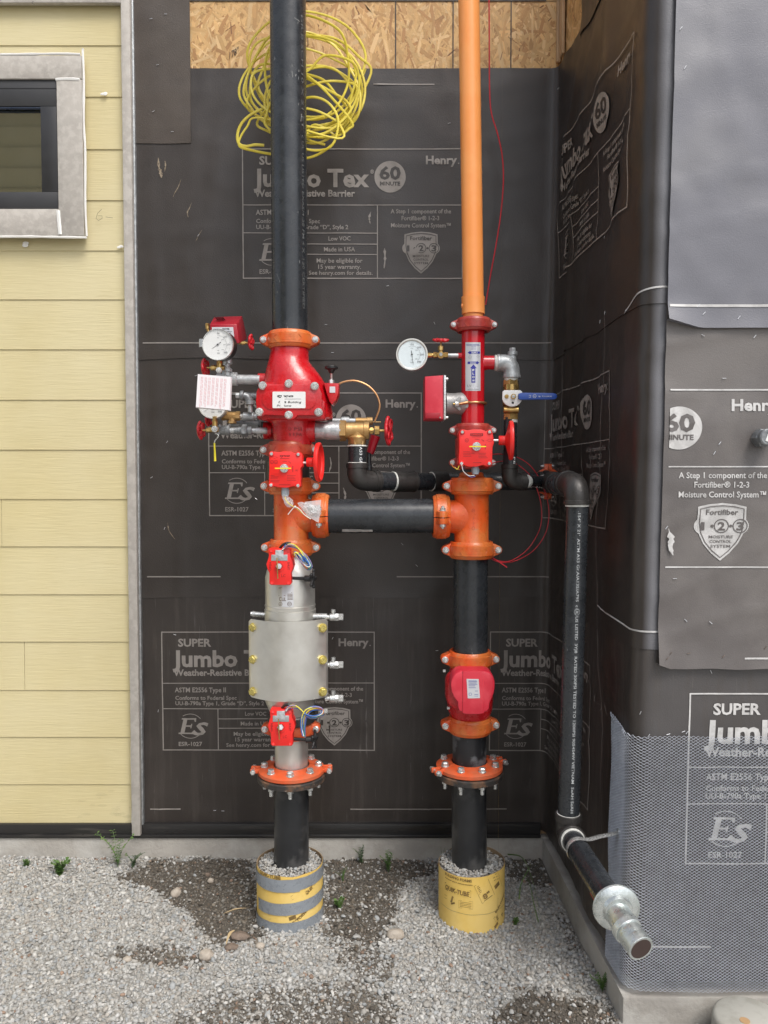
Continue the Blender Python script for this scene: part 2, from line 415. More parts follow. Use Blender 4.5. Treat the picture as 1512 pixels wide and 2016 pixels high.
# ================================================================ THE PAPERED WALL
YB, YF_ = 2.82, 1.95            # back wall, face of the projecting wall
SI = .60                        # inner corner
RO = .038
S_OUT = SI + (YB - (YF_ + RO))  # path length at the start of the outer corner
LEAN = lambda z: .013 * z - .002
XR = lambda y, z=1.2: SI + LEAN(z) + (YB - y) * .040
X_OUT = XR(YF_ + RO, .154)   # no lean at z = .154
ARC = RO * PI / 2
def path(s, z=.154):
    x, y, nx, ny = path0(s); return x + LEAN(z) * min(1, max(0, (s - SI + .3) / .26)), y, nx, ny
def path0(s):
    """running length along the papered walls -> (x, y, nx, ny)"""
    f = .035
    if s < SI - f: return s, YB, 0, -1
    if s < SI + f:                                    # soft inner fold
        t = (s - (SI - f)) / (2 * f); a = PI / 2 * t
        r = f * 1.1
        return SI - f + (f) * math.sin(a), YB - f * (1 - math.cos(a)), -math.sin(a), -math.cos(a)
    if s < S_OUT:
        y = YB - (s - SI); return XR(y, .154), y, -1, -.040
    if s < S_OUT + ARC:
        a = (s - S_OUT) / RO; return X_OUT + RO * (1 - math.cos(a)), YF_ + RO - RO * math.sin(a), -math.cos(a), -math.sin(a)
    return X_OUT + RO + (s - S_OUT - ARC), YF_, 0, -1
def rel(s, z, amp):
    """how far the loose paper stands off the wall"""
    h = noise.noise(V((s * 2.2, z * 1.6, 3.1))) * .6 + noise.noise(V((s * 5, z * 4, 9.7))) * .25
    h *= amp * 1.5
    h += .0030 * (1 - abs(noise.noise(V((s * 1.7 + z * .8, z * 5.5 - s, 41)))) * 2) ** 6 + .0022 * (1 - abs(noise.noise(V((s * 6, z * 1.3, 77)))) * 2) ** 6
    if SI < s < S_OUT + .03:                          # slack, creased paper on the return
        k = min(1, (s - SI) / .12) * min(1, max(0, (S_OUT + .03 - s)) / .18)
        top = max(0, min(1, (z - .9) / 1.0)); k *= 1 if s > SI + .3 else .6 + .4 * (s - SI) / .3
        d = (s - SI) * 1.0 - z * .55
        q = (d * 2.3 + noise.noise(V((s * 2.4, z * 1.6, 5))) * .8) % 1; fold = .5 + .5 * math.cos(2 * PI * q)
        fold2 = noise.noise(V((s * 5 - z * 3.0, z * 1.3 + s, 22)))
        h += k * ((.005 + .013 * top) * fold ** 4 + (.006 + .006 * top) * fold2 + .010 * noise.noise(V((s * 3.0, z * 2.5, 1.7))))
    if s > SI + .1: h += .0034 * noise.noise(V((s * 11 + z * 6, z * 9 - s * 5, 61))) + .0016 * (1 - abs(noise.noise(V((s * 4 + z * 5, z * 3 - s * 4, 88)))) * 2) ** 5
    return h
def surf(s, z, off=.002, amp=.004):
    x, y, nx, ny = path(s, z); h = off + rel(s, z, amp)
    return V((x + nx * h, y + ny * h, z))
def s_back(px, py): p = W(px, py, YB); return p.x, p.z
def s_ret(px, py):
    dx = (px - CX) / F; dy = (CY - py) / F; yd = math.cos(PITCH) + dy * math.sin(PITCH)
    Y = 2.3
    for _ in range(6): z = W(px, py, Y).z; Y = (SI + LEAN(z) + YB * .040) / (dx / yd + .040)
    return SI + YB - Y, W(px, py, Y).z
def s_front(px, py): p = W(px, py, YF_); return S_OUT + ARC + (p.x - X_OUT - RO - LEAN(p.z)), p.z

wall = thing('papered_wall', 'wall wrapped in dark building paper printed with pale product panels', 'wall', (0, YB, 0))
def sheet(s0, s1, z0, z1, off, m, amp=.004, edge=None, ds=.02, dz=.025, curl=None):
    """a sheet of paper; edge(s) -> shift of the bottom edge; curl(s, z) -> extra lift"""
    b = B(); ns = max(2, int((s1 - s0) / ds)); nz = max(2, int((z1 - z0) / dz)); R = []
    for j in range(nz + 1):
        row = []
        for i in range(ns + 1):
            s = s0 + (s1 - s0) * i / ns; t = j / nz; zz = z0 + (z1 - z0) * t
            if edge: zz += edge(s) * (1 - t) ** 3
            e = curl(s, zz) if curl else 0
            row.append(surf(s, zz, off + e + 0, amp))
        R.append(row)
    V_ = [[b.bm.verts.new(p) for p in r] for r in R]
    for j in range(nz):
        for i in range(ns): b.bm.faces.new((V_[j][i], V_[j][i + 1], V_[j + 1][i + 1], V_[j + 1][i]))
    # the paper's own thickness along its rim
    for a, c in ((V_[0], R[0]),):
        L = [b.bm.verts.new(surf(s0 + (s1 - s0) * i / ns, q.z, off - .0016, amp)) for i, q in enumerate(c)]
        a = [b.bm.verts.new(q.co) for q in a]
        for i in range(ns): b.bm.faces.new((L[i], L[i + 1], a[i + 1], a[i]))
    for ii in (0, ns):
        L = [b.bm.verts.new(V_[j][ii].co + V((0, .0022, 0))) for j in range(nz + 1)]
        U_ = [b.bm.verts.new(V_[j][ii].co) for j in range(nz + 1)]
        for j in range(nz): b.bm.faces.new((U_[j], U_[j + 1], L[j + 1], L[j]))
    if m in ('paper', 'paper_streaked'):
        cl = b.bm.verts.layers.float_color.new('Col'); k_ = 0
        dk, lt, wn = PAPER_C, ((.155, .155, .168) if m == 'paper' else (.075, .070, .070)), (.054, .044, .038)  # lt paints the sky's brightness onto the outer corner strip
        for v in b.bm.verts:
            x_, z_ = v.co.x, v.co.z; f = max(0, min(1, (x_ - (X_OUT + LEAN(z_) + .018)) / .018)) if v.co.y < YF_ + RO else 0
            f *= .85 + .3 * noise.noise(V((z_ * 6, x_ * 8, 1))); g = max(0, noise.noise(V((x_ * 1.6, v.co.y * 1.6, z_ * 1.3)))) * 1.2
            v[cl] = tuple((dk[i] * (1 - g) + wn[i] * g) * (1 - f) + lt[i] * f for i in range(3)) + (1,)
    return b.done('paper_sheet', m, wall, recalc=False, ang=50)
jag = lambda a, f, sd: (lambda s: a * noise.noise(V((s * f, sd, 0))))
SEAM = s_front(1306, 900)[0]
A_LO = {1: .004}
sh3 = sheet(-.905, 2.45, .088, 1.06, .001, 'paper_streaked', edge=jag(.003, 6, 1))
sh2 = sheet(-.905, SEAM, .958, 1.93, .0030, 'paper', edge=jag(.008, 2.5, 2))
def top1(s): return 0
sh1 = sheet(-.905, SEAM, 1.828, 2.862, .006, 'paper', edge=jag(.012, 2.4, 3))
sh0 = sheet(SI + .3, SEAM, 2.80, 3.60, .0095, 'paper', amp=.006, edge=lambda s: .10 * (s - SI - .3) + .01 * noise.noise(V((s * 5, 1, 1))))
a0 = s_back(262, 285)[0]; a1 = s_back(376, 140)[0]
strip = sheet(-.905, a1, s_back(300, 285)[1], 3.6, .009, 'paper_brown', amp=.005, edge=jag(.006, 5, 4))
# face of the projecting wall: two lighter sheets lapped over the wrapped one
mz0 = s_front(1400, 1314)[1]; tz0 = s_front(1400, 645)[1]
ms0 = s_front(1299, 1000)[0]; ts0 = s_front(1317, 300)[0]
def curl_m(s, z):
    u = max(0, 1 - (s - ms0) / .05); v = max(0, 1 - (z - mz0) / .10)
    return .004 + .006 * v * v + .010 * u * u * v + .003 * u * u
def curl_t(s, z):
    u = max(0, 1 - (s - ts0) / .09); v = max(0, 1 - (z - tz0) / .06)
    return .001 + .003 * v * v + .020 * (u * v) + .003 * u * u
shm = sheet(ms0, 2.45, mz0, tz0 + .07, .006, 'paper_daylit', amp=.004, ds=.015, dz=.015, curl=curl_m,
            edge=lambda s: .012 * max(0, 1 - (s - ms0) / .03) + .004 * noise.noise(V((s * 9, 2, 2))))
sht = sheet(ts0, 2.45, tz0, 3.6, .0150, 'paper_skylit', amp=.003, ds=.015, dz=.02, curl=curl_t,
            edge=lambda s: .020 * max(0, 1 - (s - ts0) / .08) - .004)

# --- the printed panel, in panel units 960 x 567 (y down)
def shield(cx, top, k=1.0):
    return [(cx + x * k, top + y * k) for x, y in ((-72, 12), (-40, 4), (0, 0), (40, 4), (72, 12), (73, 60), (68, 95), (52, 130), (28, 160), (0, 184), (-28, 160), (-52, 130), (-68, 95), (-73, 60))]
INK = [rect(0, 0, 960, 5), rect(0, 562, 960, 567), rect(0, 5, 5, 562), rect(955, 5, 960, 562), rect(5, 243, 955, 247), rect(585, 247, 589, 562),
       rect(5, 365, 585, 369), rect(250, 369, 254, 562), rect(254, 413, 585, 417), rect(254, 458, 585, 462),
       fit('SUPER', 75, 224, 70, 38, .035), fit('Jumbo Tex', 50, 552, 165, 80, .05), fit('®', 556, 572, 110, 18, .02), poly(circ(642, 123, 68, 48)),
       fit('Weather-Resistive Barrier', 54, 490, 209, 31, .03), fit('Henry', 797, 932, 68, 38, .05), poly(circ(939, 66, 3, 8)),
       fit('ASTM E2556 Type II', 58, 288, 288, 23, .02), fit('Conforms to Federal Spec', 60, 337, 324, 19, .018),
       fit('UU-B-790a Type 1, Grade “D”, Style 2', 60, 460, 350, 19, .018),
       cen('Low VOC', 422, 96, 400, 19, .015), cen('Made in USA', 422, 136, 447, 19, .015), cen('May be eligible for', 422, 200, 496, 19, .015),
       cen('15 year warranty.', 422, 186, 523, 19, .015), cen('See henry.com for details.', 427, 278, 549, 18, .015),
       cen('ESR-1027', 126, 106, 545, 20, .02),
       cen('A Step 1 component of the', 776, 263, 281, 19, .018), cen('Fortifiber® 1-2-3', 774, 164, 311, 19, .018), cen('Moisture Control System™', 776, 260, 342, 19, .018),
       poly(shield(777, 360)), poly(circ(721, 433, 26, 24)), poly(circ(777, 433, 26, 24)), poly(circ(833, 433, 26, 24)),
       stroke([(126 + 58 * math.cos(math.radians(a)), 450 + 58 * math.sin(math.radians(a))) for a in range(-125, -30, 8)], 3),
       stroke([(126 + 58 * math.cos(math.radians(a)), 450 + 58 * math.sin(math.radians(a))) for a in range(50, 140, 8)], 3),
       # the serif italic letters of the oval mark
       *[poly([(x + (488 - y) * .22, y) for x, y in q]) for q in (((80, 488), (98, 488), (98, 412), (80, 412)), ((72, 488), (80, 488), (80, 481), (72, 481)), ((98, 488), (140, 488), (144, 470), (138, 470), (130, 481), (98, 481)), ((98, 453), (120, 453), (120, 446), (98, 446)), ((120, 460), (125, 460), (125, 439), (120, 439)), ((98, 419), (128, 419), (134, 430), (139, 430), (137, 412), (98, 412)), ((72, 419), (80, 419), (80, 412), (72, 412)))],
       fit('S', 139, 208, 492, 62, .045, .28)]
INK2 = [cen('60', 642, 92, 132, 56, .05), cen('MINUTE', 642, 88, 160, 17, .03),
        stroke([(777 + (x - 777) * .90, 360 + 8 + (y - 360) * .90) for x, y in shield(777, 360)], 3, True),
        cen('Fortifiber', 777, 96, 397, 17, .02), cen('MOISTURE', 777, 72, 472, 9, .01), cen('CONTROL', 777, 66, 487, 9, .01), cen('SYSTEM', 777, 60, 502, 9, .01),
        cen('1', 721, 11, 446, 26, .02)] + \
       [stroke(circ(cx, 433, 21, 28), 3.0, True) for cx in (777, 833)] + [cen('2', 777, 22, 446, 27, .06), cen('3', 833, 22, 446, 27, .06),
        poly(circ(749, 433, 5, 8)), poly(circ(805, 433, 5, 8))]
IB, IB2 = flatbm(INK), flatbm(INK2)
for q in (IB, IB2): bmesh.ops.triangulate(q, faces=q.faces)
def panel(parent, s0, z1, s1, z0, off, m1='ink', m2='ink_dark', amp=.004, cuts=(60, 60), clip=None, skew=0, extra=None):
    def mk(lift):
        def f(x, y):
            s = s0 + (s1 - s0) * x / 960; z = z1 + (z0 - z1) * y / 567 + skew * x / 960
            e = extra(s, z) if extra else 0
            return surf(s, z, off + lift + e, amp)
        return f
    o = decal(None, mk(.0016), 'printed_panel', m1, parent, cuts, clip, bm=IB)
    d = decal(None, mk(.0026), 'printed_panel_detail', m2, o or parent, cuts, clip, bm=IB2)
    if d and o: ORG[o.name] = ORG[wall.name]
    return o
for q in (sh0, sh1, sh2, sh3, strip, shm, sht): ORG[q.name] = V((0, YB, 0))
def Q(px0, py0, px1, py1, f=s_back): a = f(px0, py0); b = f(px1, py1); return a[0], a[1], b[0], b[1]
q = Q(477, 294, 911, 550); panel(sh1, q[0], q[1], q[2], q[3], .006)
q = Q(410, 773, 830, 1016); panel(sh2, q[0], q[1], q[2], q[3], .0035)
q = Q(318, 1243, 738, 1477); panel(sh3, q[0], q[1], q[2], q[3], .001)
RQ = s_ret(1114, 262)[0], s_ret(1261, 14)[0]; panel(sh1, RQ[0] - .01, 2.55, RQ[1], 2.10, .0095, 'ink_mid', cuts=(12, 12))
panel(sh2, .566, 1.697, s_ret(1208, 800)[0], 1.25, .0045, cuts=(12, 12))
panel(sh3, .388, .832, s_ret(1164, 1450)[0], .386, .002, cuts=(12, 12))
q = Q(913, 767, 1532, 1117, s_front); cm = curl_m
panel(shm, q[0], q[1], q[2], q[3], .006, 'ink_pale', 'ink_daylit', clip=[((613, 0), (-1, 0))], cuts=(30, 30), extra=curl_m)
q = Q(1357, 1364, 1947, 1700, s_front)
panel(sh3, q[0], q[1], q[2], q[3], .001, 'ink_pale', 'ink_dark', cuts=(60, 60))
# printed lap lines
def lapline(parent, s0, s1, z, off, m='ink', amp=.004, extra=None, w=.0045, dip=None):
    vs, fs = stroke([(s0 + (s1 - s0) * i / 60, 0) for i in range(61)], w)
    def f(s, y):
        zz = z + y + (dip(s) if dip else 0); return surf(s, zz, off + .0016 + (extra(s, zz) if extra else 0), amp)
    decal([(vs, fs)], f, 'lap_line', m, parent)
zz = s_back(600, 676)[1]; lapline(sh1, -.875, .6, zz, .006); lapline(sh1, 1.36, SEAM - .002, s_front(1290, 566)[1], .006, 'ink_pale', dip=lambda s: -.03 * max(0, (1.5 - s) / .12) ** 2)
zz = s_back(600, 1135)[1]
lapline(sh2, -.87, s_back(420, 0)[0] * .985, zz, .0035); lapline(sh2, s_back(781, 1135)[0], .61, zz, .0035)
lapline(sh2, 1.2, SEAM - .002, s_front(1290, 1243)[1], .0035, 'ink_pale', dip=lambda s: .03 * max(0, (1.43 - s) / .3))
zz = s_back(600, 1592)[1]; lapline(sh3, -.87, s_back(356, 1592)[0], zz, .001); lapline(sh3, s_back(690, 1592)[0], s_back(997, 1592)[0], zz, .001)
lapline(sh1, s_back(735, 167)[0], s_back(855, 167)[0], s_back(800, 168)[1], .006)
lapline(sht, ts0 + .004, 2.4, s_front(1400, 605)[1], .0150, 'ink_pale', .003, curl_t, .0065)
lapline(shm, s_front(1461, 1294)[0], 2.4, s_front(1480, 1294)[1], .006, 'ink_pale', .004, curl_m)
lapline(sh3, s_front(1245, 1862)[0], s_front(1398, 1862)[0], s_front(1300, 1862)[1], .001, 'ink_pale')
# chalk / seam lines on the return
for pts in ([(1122, 690), (1120, 760), (1113, 870), (1112, 950)], [(1204, 620), (1200, 740), (1190, 860), (1188, 1000), (1190, 1190), (1192, 1400), (1187, 1520), (1192, 1650)]):
    sp = [s_ret(*p) for p in pts]; sp = [(v.x, v.y) for v in spline([V((a, b, 0)) for a, b in sp], 10)]
    sp = [(a + .0012 * noise.noise(V((b * 60, 0, 0))), b) for a, b in sp]
    decal([stroke(sp, .0022)], lambda s, z: surf(s, z, .0105), 'seam_line', 'ink', sh2)
# staples, a batch on each sheet
def staples(parent, pts, off, extra=None, m='staple'):
    b = B()
    for f, px, py, ang in pts:
        s, z = f(px, py); p = surf(s, z, off + .0022 + (extra(s, z) if extra else 0)); x, y, nx, ny = path(s, z)
        t = V((-ny, nx, 0)); d = (t * math.cos(ang) + V((0, 0, 1)) * math.sin(ang)) * .0048
        b.cyl(p - d, p + d, .0008, seg=6)
    b.done('staples', m, parent)
rs = random.Random(3)
SB, SR, SF = s_back, s_ret, s_front
staples(strip, [(SB, 300, 42, .1), (SB, 328, 32, 0), (SB, 312, 131, .2), (SB, 304, 222, .5), (SB, 341, 262, 0)], .009)
staples(sh1, [(SB, 1090, 180, .3), (SB, 763, 564, .2), (SB, 855, 637, -1.1), (SB, 642, 640, 0), (SB, 655, 695, 0), (SB, 884, 245, .3), (SB, 392, 465, .9)] +
        [(SR, 1204, 616, 1.3), (SR, 1192, 633, 1.3), (SR, 1196, 467, .6)], .006)
staples(sh2, [(SB, 299, 940, .6), (SB, 505, 982, -.6), (SB, 792, 1071, -.8), (SB, 820, 1113, -.8), (SB, 325, 1040, 1.2), (SB, 387, 740, .3), (SB, 330, 870, 1.0), (SB, 1010, 770, .2)], .0035)
staples(sh3, [(SB, 345, 1249, -.3), (SB, 655, 1256, 1.1), (SB, 312, 1399, 1.4), (SB, 423, 1595, 0), (SB, 439, 1596, 0), (SB, 860, 1280, .1)] +
        [(SF, 1399, 1322, -1.1), (SF, 1262, 1404, 1.2), (SF, 1276, 1447, 1), (SF, 1345, 1440, .4), (SF, 1315, 1445, .3), (SF, 1352, 1442, .9)], .001)
staples(shm, [(SF, 1380, 662, -.5), (SF, 1422, 746, 0), (SF, 1412, 873, .9), (SF, 1402, 892, 1.0), (SF, 1325, 1138, 0), (SF, 1347, 1220, -.8), (SF, 1395, 1224, -.7), (SF, 1482, 664, .9), (SF, 1308, 1038, 1.0)], .006, curl_m)
staples(sht, [(SF, 1334, 66, .9), (SF, 1342, 142, 1.0), (SF, 1380, 620, .8), (SF, 1448, 628, .9), (SF, 1370, 605, .9)], .0150, curl_t)
rust = [(SF, 1316, 1283, .9), (SF, 1352, 1284, .3), (SF, 1419, 1290, .8), (SF, 1308, 1293, .8), (SF, 1503, 1273, .9)]
staples(shm, rust, .006, curl_m, 'rock_brown')
# gashes and scuffs in the paper
b = B()
def gash(parent, pts, w, off, f=s_back, m='gash'):
    sp = [f(*p) for p in pts]; sp = [(v.x, v.y) for v in spline([V((a, c, 0)) for a, c in sp], 5)]
    n = len(sp); vs = []; fs = []
    for i, (a, c) in enumerate(sp):
        ww = w * (.3 + rs.random()) * math.sin(PI * (i + .5) / n)
        vs += [(a - ww, c), (a + ww, c)]
        if i: fs.append((2 * i - 2, 2 * i - 1, 2 * i + 1, 2 * i))
    decal([(vs, fs)], lambda s, z: surf(s, z, off + .0018), 'gash', m, parent)
gash(sh1, [(313, 312), (314, 330), (318, 343), (319, 352)], .007, .006); gash(sh1, [(326, 318), (327, 330), (325, 340)], .003, .006)
gash(sh1, [(358, 354), (352, 370), (345, 382), (342, 390)], .0016, .006); gash(sh1, [(379, 400), (374, 412), (370, 420), (372, 430)], .002, .006)
gash(sh1, [(399, 455), (392, 466), (386, 478)], .0015, .006); gash(sh1, [(730, 418), (727, 430), (729, 442)], .004, .006, m='ink')
gash(sh1, [(757, 490), (758, 510), (756, 530)], .006, .006, m='ink'); gash(sh2, [(331, 1028), (334, 1045), (346, 1062)], .0018, .0035)
gash(sh2, [(650, 900), (652, 915), (648, 930)], .003, .0035, m='ink'); gash(sh2, [(676, 960), (680, 975), (677, 990)], .005, .0035, m='ink')
gash(shm, [(1311, 1040), (1317, 1060), (1315, 1075), (1320, 1092)], .010, .016, s_front, 'ink_pale')
gash(sh3, [(1180, 1365), (1178, 1380), (1190, 1390), (1186, 1400)], .004, .006, s_ret, 'ink'); gash(sh3, [(1196, 1385), (1198, 1400), (1202, 1410)], .004, .006, s_ret, 'ink')
gash(sh3, [(1215, 1410), (1218, 1418), (1224, 1422)], .005, .004, s_ret, 'ink'); gash(sh2, [(1170, 870), (1172, 900), (1168, 930)], .002, .010, s_ret, 'ink')

# --- OSB sheathing showing above the paper (flakes are pressed into one face)
def osb(x0, x1, z0, z1, y0, name, nx=0, parent=wall, origin=None, swap=False, n=2600):
    b = B(); bm = b.bm; cl = bm.loops.layers.float_color.new('Col')
    pal = [srgb(206, 168, 114), srgb(196, 156, 102), srgb(186, 144, 92), srgb(216, 180, 130), srgb(172, 128, 80), srgb(202, 162, 108), srgb(210, 168, 112)]
    def add(pts, c, d):
        vs = []
        for a, z in pts: vs.append(bm.verts.new((a, y0 - d, z) if not swap else (XR(a, z) - .001 - d, a, z)))
        f = bm.faces.new(vs)
        for l in f.loops: l[cl] = c
    add([(x0, z0), (x1, z0), (x1, z1), (x0, z1)], pal[0], 0)
    r = random.Random(5)
    for i in range(n):
        cx, cz = r.uniform(x0, x1), r.uniform(z0, z1); L = r.uniform(.012, .060); w = r.uniform(.0025, .0085); a = r.gauss(PI / 2, .7)
        k = r.uniform(.86, 1.1); c = r.choice(pal); c = (c[0] * k, c[1] * k, c[2] * k, 1)
        if r.random() < .035: c = srgb(120, 80, 48); w *= .35; L *= .6
        pts = []
        m = r.randint(5, 7)
        for j in range(m):
            t = 2 * PI * (j + .5) / m + r.uniform(-.12, .12); e = r.uniform(.85, 1.1)
            u, v = L * e * math.copysign(abs(math.cos(t)) ** .5, math.cos(t)), w * e * math.copysign(abs(math.sin(t)) ** .6, math.sin(t))
            px, pz = cx + u * math.cos(a) - v * math.sin(a), cz + u * math.sin(a) + v * math.cos(a)
            pts.append((min(max(px, x0), x1), min(max(pz, z0), z1)))
        add(pts, c, .00005 + .00125 * i / n)
    return b.done(name, 'osb', parent, flat=True, recalc=False)
zt = s_back(700, 138)[1] - .06; zc = s_back(900, 3)[1]
osb(-.80, SI + .08, zt, zc, YB + .001, 'osb_sheathing', n=5200)
osb(2.05, YB, zt, zc + .3, 0, 'osb_sheathing', swap=True, n=2600)
osb(-.80, SI + .02, zc + .004, zc + .5, YB + .001, 'osb_sheathing', n=1500)
b = B()
for px in (779, 892, 1006):
    x = W(px, 60, YB).x; b.box((x, YB - .0018, (zt + zc) / 2), (.0035, .002, zc - zt))
b.box((-.1, YB - .0018, zc + .002), (1.36, .002, .004)); b.done('panel_gap', 'mark_black', wall)
b = B()
for px, w_ in ((1112, .010), (1121, .022)):
    pass
b.box((SI + .022, YB - .012, 3.25), (.014, .014, .74), .002); b.box((SI + .026, YB - .055, 3.25), (.010, .035, .74), .002); b.done('corner_stud', 'wood', wall)
b = B(); b.box((-1.1, YB + .06, 1.9), (3.5, .10, 3.7)); b.box((1.56, 2.45, 1.9), (1.70, .84, 3.7)); b.done('wall_core', 'wood', wall)  # unseen solid backing, added to stop light leaking in from behind
# pencilled figure on the sheathing
decal([fit("178''", 0, 30, 0, 15, 0.0)], lambda x, y: W(452 + x * .62 * .95 - y * .0, 116 - x * .35 + y * .9, YB - .0022), 'pencilled_figure', 'pencil_black', wall)

# --- base flashing and foundation
b = B(); z0 = s_back(600, 1643)[1]; z1 = s_back(600, 1622)[1]
b.box((-.72, YB - .010, (z0 + z1) / 2 + .002), (2.6, .024, z1 - z0 + .012), .002)
b.box((-.72, YB - .019, z0 + .006), (2.6, .022, .010), .002)
fl = b.done('base_flashing', 'flashing', wall)
def struct(o, name=None): o['kind'] = 'structure'; return o
zc0 = z0 - .001
b = B(); b.box((-1.2, YB + .13 - .022, (zc0 - .4) / 2), (3.64, .26, zc0 + .4), .006)
struct(b.done('foundation', 'concrete'))
# return: sloped ledge line, then the footing under the projecting wall
zf = s_front(1400, 1957)[1]
b = B()
XF = lambda y: XR(y, .05)
r0 = [V((XF(YB) - .012, YB - .02, zc0 - .004)), V((XF(YB) + .06, YB - .02, zc0 - .004)), V((XF(YB) + .06, YB - .02, -.4)), V((XF(YB) - .016, YB - .02, -.4))]
r1 = [V((X_OUT - .014, YF_ - .001, zf - .002)), V((X_OUT + .06, YF_ - .001, zf - .002)), V((X_OUT + .06, YF_ - .001, -.4)), V((X_OUT - .018, YF_ - .001, -.4))]
b.loft([r0, r1]); b.box((X_OUT + .73, YF_ + .2, (zf - .4) / 2 - .001), (1.49, .42, zf + .4 - .002), .008)
struct(b.done('foundation', 'concrete'))

# ================================================================ THE SIDED WALL
sw = thing('siding_wall', 'pale yellow lap-sided wall with grey trim and a black window', 'wall', (-1.6, YB, 0))
XT = W(255, 900, YB).x; XL = -2.9
ys = [-110, -8, 92, 193, 296, 396, 495, 591, 689, 788, 886, 983, 1076, 1170, 1263, 1358, 1450, 1543, 1636]
zs = [W(130, y, YB).z for y in ys]; zs.insert(0, zs[0] + .19)
joints = {985: 5, 1265: 50}
b = B(); cb = B(); bounds = []
for i in range(len(zs) - 1):
    zt_, zb = zs[i], zs[i + 1]
    yt, yb = YB - .0045, YB - .0082
    cut = {12: W(5, 1030, YB).x, 15: W(50, 1310, YB).x}.get(i)
    WX, WT, WB = W(125, 300, YB).x, W(60, 130, YB).z, W(60, 438, YB).z
    parts = [(XL, XT, zt_, zb)] if cut is None else [(XL, cut - .0008, zt_, zb), (cut + .0008, XT, zt_, zb)]
    if zb < WT and zt_ > WB:
        parts = [(WX, XT, zt_, zb)]
        if zt_ > WT: parts.append((XL, WX, zt_, WT))
        if zb < WB: parts.append((XL, WX, WB, zb))
    for xa, xb, zt_, zb in parts:
        n = 24; rings = []
        for k in range(n + 1):
            x = xa + (xb - xa) * k / n; wv = .0006 * noise.noise(V((x * 3, zb * 9, 2)))
            rings.append([V((x, yt, zt_ + .001)), V((x, yb - wv, zb + .0012)), V((x, yb - wv + .001, zb)), V((x, YB - .004, zb)), V((x, YB - .002, zt_))])
        b.loft(rings)
b.done('lap_siding', 'siding', sw)
b = B(); xa, xb = W(262, 900, YB).x, W(285, 900, YB).x      # corner trim, nearer and square to the wall
zb = W(276, 1637, YB).z; b.box(((XT + .002 + XT + .034) / 2, YB - .020, (zb + 3.6) / 2), (.032, .036, 3.6 - zb), .003)
b.done('corner_trim', 'trim_board', sw)
b = B(); b.box((XT + .0375, YB - .012, (zb + 3.6) / 2), (.006, .020, 3.6 - zb), .001); b.done('trim_edge_bead', 'galv', sw)
b = B(); pts = [V((XT - .0015 + .0007 * noise.noise(V((z * 7, 1, 1))), YB - .016, z)) for z in [zb + i * (3.3 - zb) / 60 for i in range(61)]]
b.tube(pts, lambda t: .0034 + .0012 * noise.noise(V((t * 40, 0, 0))), 6, 1); b.done('caulk_bead', 'caulk', sw)
b = B(); zq = W(100, 7, YB - .03).z; b.box(((XL + XT) / 2, YB - .026, zq + .12), (XT - XL + .01, .02, .24), .003); b.done('frieze_board', 'trim_board', sw)
# window
gx = W(85, 300, YB - .02).x; gt, gb = W(40, 214, YB - .02).z, W(40, 379, YB - .02).z
x1 = W(112, 300, YB - .04).x; x0 = x1 - .92; zt_, zb_ = W(60, 156, YB - .04).z, W(60, 412, YB - .04).z
cx1 = W(163, 300, YB - .044).x; czt, czb = W(60, 109, YB - .044).z, W(60, 464, YB - .044).z; cw = cx1 - x1
win = thing('w', '', '', (-1.6, YB, 0)); win.name = 'window'; del win['label']; del win['category']; ORG[win.name] = V((-1.6, YB, 0)); win.parent = sw; win.location = (0, 0, 0)
yo = YB - .030
b = B(); b.box(((x0 + cx1) / 2 - .03, yo, (czt + zt_) / 2), (cx1 - x0 + .06, .028, czt - zt_), .0015)
b.box(((x0 + x1) / 2 - .06, yo, (czb + zb_) / 2), (x1 - x0 + .120 + .008, .028, zb_ - czb), .0015)
b.box((x1 + cw / 2 + .002, yo - .0005, (zt_ + czb) / 2 - .0015), (cw - .004, .028, zt_ - czb - .003), .0015)
b.done('window_casing', 'trim_board', win)
b = B(); fy = YB - .022
zg, zh = W(40, 211, YB - .03).z, W(40, 379, YB - .03).z
b.box(((x0 + x1) / 2, fy, (zt_ + zg) / 2), (x1 - x0, .030, zt_ - zg), .002); b.box(((x0 + x1) / 2, fy, (zb_ + zh) / 2), (x1 - x0, .030, zh - zb_), .002)
b.box(((x1 + gx) / 2, fy, (zg + zh) / 2), (x1 - gx, .0296, zg - zh - .0005), .001)
b.box(((x0 + x1) / 2, fy - .0155, zt_ - .030), (x1 - x0, .0015, .002)); b.done('window_frame', 'window_black', win)
b = B(); b.box(((x0 + gx) / 2, fy - .004, zg - .0025), (gx - x0, .014, .004), .0006); b.done('glazing_bead', 'bead_dark', win)
b = B(); b.box(((x0 + gx) / 2 - .01, fy + .012, (zt_ + zb_) / 2), (gx - x0 + .05, .006, zt_ - zb_ - .04)); b.done('window_pane', 'window_glass', win)
b = B()
def bead(pts, r): b.tube([W(x, y, YB - .042) for x, y in pts], lambda t: r * K(YB) * (1 + .35 * noise.noise(V((t * 30, r, 0)))), 6, 4)
bead([(-60, 108), (40, 107), (120, 106), (158, 107)], 2.2); bead([(164, 96), (163, 104), (165, 150), (165, 240), (168, 300), (168, 400), (171, 465)], 2.2)
bead([(-60, 467), (40, 466), (120, 467), (171, 468)], 2.2); bead([(110, 157), (130, 156), (157, 157)], 3); bead([(115, 415), (117, 440), (119, 462)], 4)
b.done('window_caulk', 'caulk', win)
b = B()
for px, py, r in ((204, 185, 4.2), (48, 481, 5.5), (236, 485, 4.5)):
    for k in range(4): b.ball(W(px + rs.uniform(-4, 4), py + rs.uniform(-2.5, 2.5), YB - .0145), r * K(YB) * rs.uniform(.5, .9), (1.3, .16, .75), 2)
